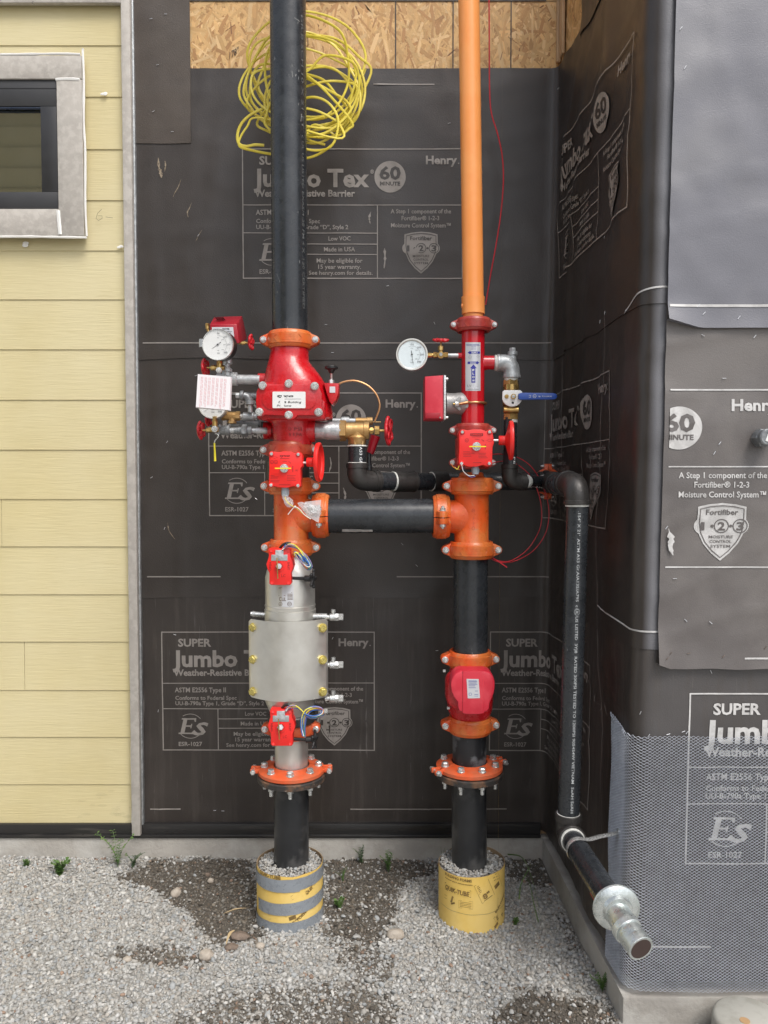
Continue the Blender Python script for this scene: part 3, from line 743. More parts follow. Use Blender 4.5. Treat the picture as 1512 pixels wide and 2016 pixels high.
b.done('paint_dab', 'caulk', sw)
decal([stroke([(200, 412), (192, 420), (189, 430), (194, 434), (201, 430), (201, 425), (192, 425)], .9), stroke([(208, 427), (222, 429)], .9)], flatmap(YB, .0195), 'pencil_mark', 'pencil', sw)
b = B(); b.tube([W(x, y, YB - .038) for x, y in ((66, 2), (63, 6), (68, 9))], .0006, 5, 4); b.done('thread', 'mark_black', sw)
rg = random.Random(21)
it = []
for i in range(16):
    cx_, cy_ = rg.uniform(150, 262), rg.uniform(1555, 1625); rr = rg.uniform(2, 7)
    it.append(poly([(cx_ + rr * (1.6 + .7 * rg.random()) * math.cos(t), cy_ + rr * (.35 + .4 * rg.random()) * math.sin(t)) for t in [2 * PI * k / 9 for k in range(9)]]))
decal(it, flatmap(YB, .0104), 'smudges', 'smudge', sw)
# the house across the way, seen mirrored in the pane
opp = thing('neighbouring_house', 'lap-sided house across the way, mirrored in the dark window pane', 'house', (-4.2, -1.6, 0))
b = B(); n = 27
for i in range(n):
    z = i * .186; b.box((-4.2, -1.60, z + .088), (4.2, .02, .172), 0, Matrix.Rotation(-.22, 3, 'X'))
b.done('siding', 'siding', opp)
b = B(); b.box((-4.2, -2.8, 2.5), (4.16, 2.2, 5.0)); b.done('wall_core', 'mark_black', opp)  # black, so the gaps between boards paint in their lap shadows
b = B(); b.prism([V((-6.4, -1.3, 5.0)), V((-2.0, -1.3, 5.0)), V((-2.0, -2.8, 6.1)), V((-6.4, -2.8, 6.1))], (0, -.05, -.12)); b.done('roof', 'paper', opp)

# ================================================================ GROUND, GRAVEL, PLANTS
def inpoly(px, py, P):
    c = False; j = len(P) - 1
    for i in range(len(P)):
        if (P[i][1] > py) != (P[j][1] > py) and px < (P[j][0] - P[i][0]) * (py - P[i][1]) / (P[j][1] - P[i][1]) + P[i][0]: c = not c
        j = i
    return c
def gp(px, py):
    dy = (CY - py) / F; yd = math.cos(PITCH) + dy * math.sin(PITCH); zd = dy * math.cos(PITCH) - math.sin(PITCH)
    t = -H / zd; return ((px - CX) / F * t, yd * t)
DK = [([(225, 1722), (287, 1688), (506, 1680), (506, 1832), (430, 1852), (381, 1806), (352, 1768), (290, 1738)], .97),
      ([(197, 1863), (250, 1852), (328, 1850), (410, 1853), (425, 1884), (328, 1890), (215, 1874)], .75),
      ([(636, 1680), (812, 1675), (862, 1695), (862, 1712), (800, 1725), (785, 1748), (780, 1789), (758, 1825), (735, 1850), (700, 1840), (640, 1830)], .93),
      ([(640, 1830), (735, 1850), (770, 1870), (785, 1910), (720, 1930), (660, 1890)], .62),
      ([(345, 1985), (430, 1940), (560, 1925), (700, 1915), (790, 1950), (800, 2080), (345, 2080)], .66),
      ([(560, 1970), (700, 1940), (780, 1960), (780, 2080), (480, 2080)], .8),
      ([(965, 2040), (978, 1969), (1032, 1933), (1158, 1942), (1205, 1973), (1250, 2080), (940, 2080)], .95),
      ([(1000, 1670), (1091, 1675), (1105, 1722), (1060, 1735), (1000, 1720)], .9),
      ([(1095, 1790), (1130, 1775), (1170, 1810), (1180, 1870), (1130, 1860)], .5),
      ([(60, 1840), (72, 1828), (78, 1845), (66, 1852)], .9)]
DKG = [([gp(*p) for p in P], w) for P, w in DK]
def dark(x, y):
    j = V((x * 9, y * 9, 0)); x += .028 * noise.noise(j); y += .028 * noise.noise(j + V((7, 3, 0))); d = 0
    for P, w in DKG:
        if inpoly(x, y, P): d = max(d, w)
    return d
def gz(x, y):
    h = .006 * noise.noise(V((x * 3, y * 3, 1))) + .003 * noise.noise(V((x * 9, y * 9, 4)))
    h += .012 * max(0, (y - 2.62) / .2) * (1 if x < .6 else 0)
    d = math.hypot(x - .28, y - 2.2); h -= .006 * math.exp(-(d / .3) ** 2)
    return h - .021 - .006 * dark(x, y)
def axis(a, b, d, far):
    n = int((b - a) / d); v = [a + (b - a) * i / n for i in range(n + 1)]
    k = [.2, .6, 1.5, 4, 10, far]; return [a - q for q in reversed(k)] + v + [b + q for q in k]
xs_, ys_ = axis(-1.7, 1.5, .018, 60), axis(1.5, 2.9, .018, 60)
bm = bmesh.new(); cl = bm.verts.layers.float_color.new('Col'); G = []
for y in ys_:
    row = []
    for x in xs_:
        near = -1.71 < x < 1.51 and 1.49 < y < 2.91
        v = bm.verts.new((x, y, (gz(x, y) if near else -.021) - .0015)); d = dark(x, y) if near else 0
        a = srgb(158, 156, 151); c = srgb(80, 74, 66); v[cl] = tuple(a[i] * (1 - d) + c[i] * d for i in range(3)) + (1,); row.append(v)
    G.append(row)
for j in range(len(ys_) - 1):
    for i in range(len(xs_) - 1): bm.faces.new((G[j][i], G[j][i + 1], G[j + 1][i + 1], G[j + 1][i]))
me = D.meshes.new('ground'); bm.to_mesh(me); bm.free(); me.materials.append(MATS['ground'])
for p in me.polygons: p.use_smooth = True
gr = D.objects.new('ground', me); COL.objects.link(gr); gr['kind'] = 'structure'

rng = np.random.default_rng(11)
def variants(n=14):
    out = []
    for k in range(n):
        b = bmesh.new(); bmesh.ops.create_icosphere(b, subdivisions=2, radius=1); b.verts.index_update()
        P = np.array([v.co[:] for v in b.verts])
        for c in range(9):
            d = rng.normal(size=3); d /= np.linalg.norm(d); h = rng.uniform(.52, .85); q = P @ d
            P = P - np.outer(np.maximum(q - h, 0), d)
        P += rng.normal(size=P.shape) * .02
        Fc = np.array([[v.index for v in f.verts] for f in b.faces]); b.free(); out.append((P, Fc))
    return out
VAR = variants()
def stones(name, X, Y, Z, R, C, parent=None, flatten=.62):
    n = len(X); vi = rng.integers(0, len(VAR), n); Vn = VAR[0][0].shape[0]; Fn = VAR[0][1].shape[0]
    allP = np.stack([v[0] for v in VAR])[vi]; allF = VAR[0][1][None] + (np.arange(n) * Vn)[:, None, None]
    sc_ = np.stack([rng.uniform(.8, 1.35, n), rng.uniform(.62, 1.0, n), rng.uniform(flatten - .15, flatten + .15, n)], 1) * R[:, None]
    a = rng.uniform(0, 2 * PI, n); bq = rng.normal(0, .38, n); cq = rng.normal(0, .38, n)
    P = allP * sc_[:, None, :]
    ca, sa = np.cos(bq)[:, None], np.sin(bq)[:, None]; P = np.stack([P[..., 0], P[..., 1] * ca - P[..., 2] * sa, P[..., 1] * sa + P[..., 2] * ca], -1)
    ca, sa = np.cos(cq)[:, None], np.sin(cq)[:, None]; P = np.stack([P[..., 0] * ca + P[..., 2] * sa, P[..., 1], -P[..., 0] * sa + P[..., 2] * ca], -1)
    ca, sa = np.cos(a)[:, None], np.sin(a)[:, None]; P = np.stack([P[..., 0] * ca - P[..., 1] * sa, P[..., 0] * sa + P[..., 1] * ca, P[..., 2]], -1)
    P += np.stack([X, Y, Z], -1)[:, None, :]
    if parent is not None: P -= np.array(ORG[parent.name])
    me = D.meshes.new(name); me.vertices.add(n * Vn); me.vertices.foreach_set('co', P.reshape(-1).astype(np.float32))
    me.loops.add(n * Fn * 3); me.loops.foreach_set('vertex_index', allF.reshape(-1).astype(np.int32))
    me.polygons.add(n * Fn); me.polygons.foreach_set('loop_start', (np.arange(n * Fn) * 3).astype(np.int32))
    me.update(calc_edges=True)
    at = me.attributes.new('Col', 'FLOAT_COLOR', 'POINT'); at.data.foreach_set('color', np.repeat(C, Vn, 0).reshape(-1).astype(np.float32))
    me.materials.append(MATS['stone']); o = D.objects.new(name, me); COL.objects.link(o)
    if parent is not None: o.parent = parent
    return o
LIGHT = .93 * np.array([srgb(170, 169, 165), srgb(176, 175, 172), srgb(162, 161, 157), srgb(166, 161, 153), srgb(156, 158, 158), srgb(186, 184, 179), srgb(150, 147, 141), srgb(167, 163, 156)])
DARK = np.array([srgb(100, 94, 86), srgb(88, 81, 72), srgb(114, 106, 95), srgb(96, 86, 74), srgb(122, 118, 111), srgb(80, 74, 66)])
def field(x0, x1, y0, y1, step, rlo, rhi, keep=None):
    X, Y = [], []
    y = y0
    while y < y1:
        x = x0
        while x < x1:
            a, b_ = x + rng.uniform(-.5, .5) * step, y + rng.uniform(-.5, .5) * step
            if keep is None or keep(a, b_): X.append(a); Y.append(b_)
            x += step
        y += step * .88
    return X, Y
TUBES = [(W(571, 1760, 2.45).x, 2.45), (W(928, 1760, 2.45).x, 2.45)]
def keep(x, y):
    if x > XR(y, 0) - .02 and y > YF_ - .02: return False
    return all((x - a) ** 2 + (y - b_) ** 2 > .1 ** 2 for a, b_ in TUBES)
def scatter(name, step, rlo, rhi, lift, thin_dark=0, dark_mul=1.0, only=None, x1=1.35):
    X, Y = field(-1.62, x1, 1.55, 2.80, step, rlo, rhi, keep); X2, Y2, Z2, R2, C2 = [], [], [], [], []
    for x, y in zip(X, Y):
        d = dark(x + rng.normal(0, .014), y + rng.normal(0, .014)); isd = rng.random() < d
        if isd and rng.random() < thin_dark: continue
        if only is not None and not only(x, y, d): continue
        r = rng.uniform(rlo, rhi) * (dark_mul if isd else 1)
        if rng.random() < .1: r *= 1.3
        P_ = DARK if isd else LIGHT; c = P_[rng.integers(0, len(P_))] * rng.uniform(.82, 1.14)
        if rng.random() < .015: c = np.array(srgb(140, 118, 102)) * rng.uniform(.7, 1.2)
        c[3] = 1; X2.append(x); Y2.append(y); Z2.append(gz(x, y) + lift + rng.uniform(-.3, .45) * r); R2.append(r); C2.append(c)
    o = stones(name, np.array(X2), np.array(Y2), np.array(Z2), np.array(R2), np.array(C2)); o['kind'] = 'stuff'
    tag(o, 'crushed grey gravel with patches of dark soil covering the ground', 'gravel'); return o
scatter('gravel', .0062, .0024, .0054, -.0006, thin_dark=.35, dark_mul=.85)
scatter('gravel', .0142, .0058, .0092, .001, thin_dark=.7, dark_mul=.9)

# ---- larger stones lying apart
def rock(px, py, r, m, name, label, sc_=(1, .8, .6), seed=1, group=None):
    x, y = gp(px, py); b = B(); b2 = bmesh.new(); bmesh.ops.create_icosphere(b2, subdivisions=4, radius=1)
    rr = random.Random(seed); cuts = [(V((rr.gauss(0, 1), rr.gauss(0, 1), rr.gauss(0, 1))).normalized(), rr.uniform(.72, .92)) for _ in range(7)]
    for v in b2.verts:
        p = v.co
        for d, h in cuts:
            q = p.dot(d)
            if q > h: p = p - d * (q - h) * .85
        p = p * (1 + .05 * noise.noise(p * 2.5 + V((seed, 0, 0))))
        v.co = V((p.x * sc_[0], p.y * sc_[1], p.z * sc_[2])) * r + V((x, y, gz(x, y) + r * sc_[2] * .55))
    b.join(b2); o = b.done(name, m, ang=60); tag(o, label, 'stone', group); return o
rock(779, 1832, .028, 'rock_tan', 'stone', 'smooth rounded beige cobble on gravel between the two yellow tube forms', (1, .8, .62), 3)
rock(407, 1868, .024, 'rock_tan', 'stone', 'pinkish wedge-shaped stone lying left of the taped yellow tube', (1, .85, .7), 5)
rock(346, 1746, .020, 'rock_tan', 'stone', 'grey angular stone at the left edge of the dark gravel patch', (.9, 1, .8), 9)
rock(472, 1829, .024, 'rock_brown', 'soil_clod', 'brown crumbly clod of soil beside the taped tube', (1.3, .8, .5), 12)
rock(455, 1853, .017, 'rock_brown', 'soil_clod', 'smaller brown clod below the larger clod near the taped tube', (1.2, .9, .6), 14)
rock(415, 1723, .012, 'rock_tan', 'stone', 'small tan pebble on the dark gravel patch against the foundation', (1, .9, .8), 17)
rock(409, 1712, .010, 'rock_brown', 'stone', 'small reddish pebble just behind the tan one on dark gravel', (1, .9, .8), 18)
rock(512, 1853, .014, 'rock_tan', 'stone', 'tan pebble touching the foot of the taped yellow tube', (1, .9, .8), 19)
rock(250, 1878, .013, 'rock_tan', 'stone', 'tan pebble in the thin dark streak across the light gravel', (1, .9, .7), 21)

# ---- weeds
def plant(px, py, kind, h, n, label, name='weed', m='leaf', seed=1, wall_=False, spread=1.0, Y=None):
    x, y = gp(px, py)
    if Y: x, y = W(px, py, Y).x, Y
    z = gz(x, y); rr = random.Random(seed); root = thing(name, label, 'weed', (x, y, z), 'weeds growing in the gravel')
    st = B(); lf = B()
    for i in range(n):
        a = rr.uniform(0, 2 * PI); tilt = rr.uniform(.1, .7) * spread; hh = h * rr.uniform(.6, 1.05); dx, dy = math.cos(a) * tilt, math.sin(a) * tilt * .6
        pts = [V((x, y, z)) + V((dx * hh * t * t, dy * hh * t * t, hh * t * (1 - .2 * t * tilt))) for t in (0, .25, .5, .75, 1)]
        if kind == 'grass': lf.tube(pts, lambda t: .0022 * (1 - t) + .0003, 5, 3, flat=.35)
        else:
            st.tube(pts, .0008, 5, 3)
            P = spline(pts, 3); m_ = 5 if kind == 'fern' else 4
            for k in range(2, len(P)):
                for sd in (-1, 1):
                    d = V((math.cos(a + sd * 1.4), math.sin(a + sd * 1.4), rr.uniform(-.2, .5))).normalized(); L = (.011 if kind == 'fern' else .017) * rr.uniform(.6, 1.2) * (h / .08) ** .5
                    w_ = L * (.22 if kind == 'fern' else .42); q = d.cross(V((0, 0, 1))).normalized(); p = P[k]
                    vs = [lf.bm.verts.new(c) for c in (p, p + d * L * .5 + q * w_ + V((0, 0, .001)), p + d * L, p + d * L * .5 - q * w_ + V((0, 0, .001)))]
                    lf.bm.faces.new(vs)
    if kind != 'grass': st.done('stem', m, root)
    lf.done('leaves' if kind != 'grass' else 'blades', m, root, recalc=False); return root
plant(118, 1713, 'broad', .060, 9, 'low broad-leaved green weed at the foundation left of the grey trim', seed=1)
plant(52, 1699, 'broad', .03, 3, 'pair of round green leaves at the far left of the foundation', seed=8)
plant(232, 1700, 'fern', .13, 5, 'tall thin weed against the foundation below the grey corner trim', seed=3, m='leaf')
plant(262, 1702, 'fern', .07, 5, 'wispy low weed just right of the tall thin one', seed=23, m='leaf_dark')
plant(711, 1692, 'fern', .075, 4, 'small fern-like weed at the foundation between the pipes', seed=4, m='leaf_dark')
plant(765, 1705, 'fern', .075, 6, 'upright fern-like weed in dark soil between the pipes', seed=5)
plant(675, 1722, 'grass', .06, 12, 'tuft of yellowish grass in the dark soil', name='grass_tuft', seed=9, spread=1.3)
plant(668, 1772, 'broad', .035, 4, 'young green seedling right of the taped tube', seed=10)
plant(870, 1698, 'grass', .08, 3, 'thin grass blades behind the yellow tube', name='grass_tuft', seed=13, spread=1.2)
plant(1015, 1804, 'broad', .022, 3, 'tiny bright seedling right of the yellow tube', seed=15)
plant(1186, 1936, 'fern', .06, 6, 'small green weed at the corner ledge by the pipe outlet', seed=16)
o_ = thing('tall_grass', 'long bent grass blades arching from the wall to the gravel right of the yellow tube', 'grass', (*gp(1062, 1806), 0))
b = B(); P = [(1000, 1682, 2.6, .06), (1030, 1690, 2.55, .05), (1050, 1740, 2.5, .05), (1058, 1780, 2.35, .02), (1064, 1812, 2.32, 0)]
b.tube([W(x, y, Y) for x, y, Y, q in P], lambda t: .0032 * (1.1 - t), 6, 5, flat=.4)
b.tube([W(x, y, Y) for x, y, Y in ((1060, 1815, 2.3), (1050, 1775, 2.38), (1043, 1740, 2.42), (1028, 1712, 2.48))], lambda t: .0028 * (1.1 - t), 6, 5, flat=.4)
b.tube([W(x, y, Y) for x, y, Y in ((1022, 1770, 2.38), (1026, 1740, 2.42), (1040, 1712, 2.46), (1046, 1700, 2.5))], lambda t: .0024 * (1.1 - t), 6, 5, flat=.4)
b.done('blades', 'leaf', o_)
b = B(); b.tube([V((*gp(440, 1806), .012)), V((*gp(462, 1800), .016)), V((*gp(486, 1796), .014))], lambda t: .004 * (1 - abs(2 * t - 1)) + .001, 6, 6, flat=.4)
tag(b.done('dry_leaf', 'straw'), 'dry straw-coloured leaf lying left of the taped tube', 'leaf')
b = B(); b.tube([V((*gp(445, 1868), .014)), V((*gp(452, 1850), .018)), V((*gp(462, 1840), .014))], lambda t: .004 * (1 - abs(2 * t - 1)) + .001, 6, 6, flat=.4)
tag(b.done('dry_leaf', 'straw'), 'curled dry leaf beside the pinkish stone', 'leaf')

# ---- small white stub with brown spots in front of the projecting wall
o_ = thing('pipe_stub', 'low white capped stub with brown spots by the projecting wall, cut by the frame', 'stub', (W(1478, 2003, 1.83).x, 1.83, 0))
c = W(1478, 2003, 1.83); b = B(); b.lathe((c.x, c.y, -.02), (0, 0, 1), [(0, .088), (c.z + .008, .088), (c.z + .015, .085), (c.z + .02, .078)], 48); b.done('cap', 'stub_white', o_)
for dx, dy, r in ((-.02, -.012, .012), (.0, -.035, .009), (.06, -.02, .008)): b = B(); b.cyl((c.x + dx, c.y + dy, c.z - .001), (c.x + dx, c.y + dy, c.z + .0012), r, seg=14); b.done('brown_spot', 'spot_brown', o_)

# ---- expanded metal lath round the foot of the projecting wall
zt_ = s_front(1400, 1447)[1]; zb_ = s_front(1400, 1945)[1]
s0l = s_ret(1207, 1600)[0]; CWd, CHt = .0122, .0040
b = B(); bm = b.bm; rows = int((zt_ - zb_) / CHt); half = CWd / 2; s1l = 2.1; nseg = int((s1l - s0l) / half)
for r in range(rows + 1):
    zc = zb_ + r * CHt; prev = None
    for i in range(nseg + 1):
        s = s0l + i * half + .0004 * noise.noise(V((i * .7, r * .7, 0))); up = ((i + r) % 2) * 2 - 1
        edge_ = .020 * max(0, 1 - (s - s0l) / .12) * (r / rows) + .004 * (r / rows) ** 6 * noise.noise(V((s * 14, 3, 3)))
        z = zc + up * CHt * .5 + edge_ + .003 * noise.noise(V((s * 8, zc * 5, 2)))
        bulge = .010 + .006 * noise.noise(V((s * 6, zc * 6, 8))) + (.008 * abs(noise.noise(V((s * 22, 9, 9)))) if r > rows - 3 else 0)
        x, y, nx, ny = path(s, z); p = V((x + nx * bulge, y + ny * bulge, z)); nn = V((nx, ny, 0))
        q = [bm.verts.new(p + V((0, 0, .0006)) ), bm.verts.new(p - V((0, 0, .0006))), bm.verts.new(p + nn * .0012)]
        if prev:
            for k in range(3): bm.faces.new((prev[k], q[k], q[(k + 1) % 3], prev[(k + 1) % 3]))
        prev = q
tag(b.done('metal_lath', 'lath', flat=True), 'galvanised diamond mesh lath stapled round the foot of the projecting wall', 'metal lath')

# ================================================================ PIPES, VALVES AND TRIM
YP = 2.45; k0 = K(YP)
def TH(name, label, cat, px, py, Y=YP, group=None): return thing(name, label, cat, W(px, py, Y), group)

# --- grooved coupling, axis z, ears along x, bolts along y
def make_coupling(m='orange_paint'):
    root = thing('pipe_coupling', 'x', 'pipe coupling', (0, 0, 0), 'grooved couplings clamping the riser pipes')
    prof = [(-.0255, .0575), (-.0265, .0640), (-.0235, .0668), (-.0165, .0690), (-.0150, .0715), (.0150, .0715), (.0165, .0690), (.0235, .0668), (.0265, .0640), (.0255, .0575)]
    for sgn in (-1, 1):
        b = B(); a0 = PI if sgn < 0 else 0
        b.lathe((0, 0, 0), (0, 0, 1), prof, 26, a0=a0 + .02, a1=a0 + PI - .02)
        for e in (-1, 1):
            pts = [(e * .052, -.024), (e * .066, -.0205)] + [(e * (.0815 + .0125 * math.cos(math.radians(t))), .0125 * math.sin(math.radians(t)) * 1.05) for t in range(-75, 76, 15)] + [(e * .066, .0205), (e * .052, .024)]
            b.prism([V((x, sgn * .020, z)) for x, z in pts], (0, -sgn * .0185, 0), .0022)
            b.prism([V((x, sgn * .030, z)) for x, z in [(e * .050, -.020), (e * .0645, -.0155), (e * .0645, .0155), (e * .050, .020)]], (0, -sgn * .012, 0), .002)
        b.done('housing', m, root)
    b = B(); r_ = random.Random(8)
    def on(a, z, dz, da):
        P = [V((.0722 * math.sin(q), -.0722 * math.cos(q), y)) for q, y in ((a, z), (a + da, z), (a + da, z + dz), (a, z + dz))]; b.prism(P, V((0, .0012, 0)))
    for z, h_, a0, a1 in ((.0065, .0042, -.12, .30), (.0, .0040, -.10, .28), (-.0085, .0046, -.34, .36)):
        a = a0
        while a < a1:
            w_ = r_.uniform(.018, .04); on(a, z, h_ * r_.choice((1, 1, .5)), w_); a += w_ + .022
    for e in (-1, 1): b.tube([V((.0722 * math.sin(e * q), -.0722 * math.cos(q), z)) for q, z in ((.50, .010), (.62, 0), (.50, -.010))], .0009, 6, 1)
    b.done('cast_marks', m, root)
    for e in (-1, 1):
        b = B(); x = e * .0815
        b.cyl((x, -.0195, 0), (x, -.0235, 0), .0105, ch=.0015); b.hexa((x, -.0235, 0), (x, -.0315, 0), .0080, rot=.3 * e)
        b.cyl((x, -.037, 0), (x, .034, 0), .0045, seg=12); b.cyl((x, .0195, 0), (x, .028, 0), .0095)
        b.done('bolt', 'zinc', root)
    return root
HZ = (0, PI / 2, 0)
cp = make_coupling(); first = [True]
def coupling(px, py, label, Y=YP, sc=1.0, rot=(0, 0, 0), m=None):
    p = W(px, py, Y)
    if first[0] and m is None: first[0] = False; cp.location = p; cp.scale = (sc,) * 3; cp.rotation_euler = rot; cp['label'] = label; ORG[cp.name] = p; return cp
    r = dup(cp, p, rot, sc, label, {'housing': m, 'cast_marks': m} if m else None); return r
rx = lambda d: math.radians(d)
coupling(571, 671, 'orange coupling joining the long black riser to the top of the red alarm valve')
coupling(571, 886, 'brick-red coupling directly under the red alarm valve', m='orange_dark')
coupling(572, 957, 'orange coupling just below the red valve box lettered tyco')
coupling(573, 1077, 'orange coupling under the left orange tee, bundle of coloured wires on it')
coupling(573, 1432, 'orange coupling behind the lower red indicator box of the stainless assembly', m='orange_bright')
coupling(932, 641, 'small dark red coupling under the bright orange plastic pipe', sc=.79, m='maroon_red')
coupling(930, 848, 'dark red coupling between the red spool and the right red valve box', sc=.80, m='maroon_red')
coupling(930, 911, 'dark red coupling peeping out below the right red valve box', sc=.79, m='maroon_red')
coupling(929, 957, 'orange coupling on top of the right orange tee')
coupling(928, 1082, 'orange coupling under the right orange tee, above the plain black pipe', sc=1.02)
coupling(925, 1296, 'orange coupling directly above the pinkish red check valve', rot=(0, 0, .03))
coupling(925, 1425, 'orange coupling directly below the pinkish red check valve', rot=(0, 0, .05))
# on horizontal runs: axis along x, ears front and back, bolt upright
MH = Matrix(((0, 0, 1), (1, 0, 0), (0, 1, 0))).to_euler()     # local z->x, x->y, y->z
MHb = Matrix(((0, 0, 1), (-1, 0, 0), (0, -1, 0))).to_euler()
coupling(632, 1015, 'orange coupling set upright where the cross pipe meets the left tee', rot=MHb)
coupling(868, 1017, 'orange coupling set upright where the cross pipe meets the right tee', rot=MHb)
MW = Matrix(((0, -1, 0), (0, 0, 1), (1, 0, 0)))               # axis z->y, ears x->z, bolts y->-x
MW = Matrix(((0, 1, 0), (0, 0, 1), (1, 0, 0))).to_euler()
coupling(1078, 948, 'small orange coupling close to the wall corner behind the black drain elbow', Y=2.70, sc=.66, rot=MW, m='orange_bright')
o_ = TH('pipe_stub', 'short black pipe coming out of the wall through the small orange coupling', 'pipe', 1078, 948, 2.7)
b = B(); p = W(1078, 948, 2.7); b.cyl((p.x, YB - .004, p.z), (p.x, 2.62, p.z), .030); b.done('pipe_wall', 'black_pipe', o_)

# --- straight black pipes
def vpipe(x0, y0, x1, y1, r, m, name, label, Y=YP, cat='pipe', wob=0):
    a, c = W(x0, y0, Y), W(x1, y1, Y); b = B(); n = 24
    b.lathe(a, c - a, [((c - a).length * i / n, r * K(Y)) for i in range(n + 1)], 48)
    return tag(b.done(name, m), label, cat)
pR = vpipe(564.5, -320, 571, 668, 34.5, 'black_pipe', 'riser_pipe', 'long glossy black riser pipe rising past the yellow cable coil out of the frame')
vpipe(926.5, 1090, 926.5, 1294, 33.8, 'black_pipe', 'pipe', 'plain black pipe between the right tee and the red check valve')
vpipe(924, 1424, 924, 1512, 33.5, 'mottled_pipe', 'pipe', 'short black pipe with grey patches above the right orange flange')
vpipe(574, 1535, 574, 1712, 34.5, 'dusty_pipe', 'pipe', 'dusty black pipe standing in the taped yellow tube form')
vpipe(923, 1530, 924, 1712, 34.8, 'dusty_pipe', 'pipe', 'dusty black pipe standing in the untaped yellow tube form')
a, c = W(640, 1016, YP), W(862, 1015.5, YP); b = B(); b.lathe(a, c - a, [((c - a).length * i / 12, 33.6 * k0) for i in range(13)], 48)
hp = tag(b.done('cross_pipe', 'black_pipe'), 'horizontal black cross pipe joining the two orange tees', 'pipe')
decal([poly([(673, 1042.5), (733, 1043.5), (734, 1048), (673, 1048.5)])], cylmap(1016, YP, 33.6 * k0, 'x', .001), 'sticker', 'ink_pale', hp, (8, 1.5))
decal([rect(686, 1044, 702, 1045.2), rect(716, 1044, 728, 1044.8)], cylmap(1016, YP, 33.6 * k0, 'x', .0016), 'sticker_print', 'mark_grey', hp, (8, 1.5))
o = D.objects
# stencil along the riser
R_ = 34.5 * k0
def riser(x, y):                     # x: along the pipe (down), y: around
    py = x; cx = 564.5 + 6.5 * (py + 320) / 988; c = W(cx, py, YP); th = rx(52 - y * 2.0)
    return V((c.x + (R_ + .0006) * math.sin(th), YP - (R_ + .0006) * math.cos(th), c.z))
decal([fit('GR.B SCH 10 X 21 FT', 40, 262, 0, 5.0, .01), fit('c UL US LISTED EXAS/4-38 FM 4 X .120 CERTIFIED', 275, 612, 0, 5.0, .01)], riser, 'stencil', 'mark_faint', pR)

def scuffs(parent, cx, r_px, y0, y1, n, seed, axis='z', c2=None):
    rg = random.Random(seed); it = []
    for i in range(n):
        u = rg.triangular(-.85, .85, .25) * r_px; v = rg.uniform(y0, y1); L = rg.choice((2, 3, 5, 9, 16)) * rg.uniform(.5, 1.2); w_ = rg.uniform(.35, 1.1); t = rg.gauss(0, .35)
        dx, dy = math.sin(t) * L / 2, math.cos(t) * L / 2
        if axis == 'z': it.append(stroke([(cx + u - dx, v - dy), (cx + u + dx * .2 + rg.uniform(-.5, .5), v), (cx + u + dx, v + dy)], w_))
        else: it.append(stroke([(v - dy, cx + u - dx), (v, cx + u), (v + dy, cx + u + dx)], w_))
    decal(it, cylmap(cx, YP, r_px * k0, axis, .0007), 'scuffs', 'scuff', parent)
scuffs(pR, 569, 33.6, 20, 650, 90, 1); scuffs(hp, 1016, 32.5, 650, 850, 46, 2, 'x'); scuffs(D.objects['pipe'], 926.5, 33, 1105, 1280, 34, 3)
# --- orange cpvc riser
o_ = TH('plastic_riser', 'bright orange plastic riser pipe with a socket at its foot', 'pipe', 932, 625)
a, c = W(918.5, -300, YP), W(932, 605, YP); b = B(); b.lathe(a, c - a, [((c - a).length * i / 10, 20.3 * k0) for i in range(11)], 40); b.done('pipe_wall', 'cpvc', o_)
b = B(); p = W(932, 628, YP); b.lathe(p, W(931.3, 585, YP) - p, [(0, 19.5 * k0), (8 * k0, 19.5 * k0), (9 * k0, 22.2 * k0), (36 * k0, 22.4 * k0), (42 * k0, 22.8 * k0), (42 * k0 + .001, 20.5 * k0)], 40)
b.pc(911, 602, 908.5, 602, 4, YP - .005); b.done('socket', 'cpvc', o_)

# --- red alarm valve
av = TH('alarm_valve', 'big glossy red alarm check valve with bolted cover and white lettered sticker', 'valve', 571, 871)
def oval_loft(secs, Y=YP, n=44, p=2.15):
    rings = []
    for py, xl, xr, d in secs:
        a, c = W(xl, py, Y), W(xr, py, Y); cx = (a.x + c.x) / 2; hx = (c.x - a.x) / 2; hy = d * k0; L = []
        for j in range(n):
            t = 2 * PI * j / n; ct, st = math.cos(t), math.sin(t)
            L.append(V((cx + hx * math.copysign(abs(ct) ** (2 / p), ct), Y + hy * math.copysign(abs(st) ** (2 / p), st), a.z)))
        rings.append(L)
    return rings
def dense(secs, k=5):
    P = spline([V((s[1], s[2], s[3])) for s in secs], k); Yy = spline([V((s[0], 0, 0)) for s in secs], k)
    return [(y.x, p.x, p.y, p.z) for p, y in zip(P, Yy)]
b = B(); b.loft(oval_loft(dense([(684, 533, 607, 36), (694, 533, 608, 37), (703, 531, 608, 38), (712, 529, 609, 41), (722, 526, 616, 45), (735, 523, 627, 50), (748, 521, 636, 54), (762, 518, 643, 57), (785, 513, 649, 58), (806, 508, 654, 56), (819, 507, 655, 52), (826, 510, 651, 46), (830, 528, 620, 41), (838, 536, 616, 40), (852, 537, 616, 39.5), (868, 538, 615, 38.5), (876, 537, 616, 38)])))
b.done('body', 'red_enamel', av)
b = B()
b.pc(596, 849, 621, 849, 21.5, YP - .012, ch=1.5); b.pc(536, 849, 528, 849, 13, YP + .01, ch=1); b.pc(545, 848, 520, 848, 17, YP + .03)
b.pc(530, 748, 508, 748, 13, YP + .01, ch=1)
b.pp([(519, 752), (612, 746), (618, 762), (640, 790), (640, 826), (515, 826), (505, 800)], YP - .082, YP - .03, .010)
b.done('side_boss', 'red_enamel', av)
Yc = 2.335
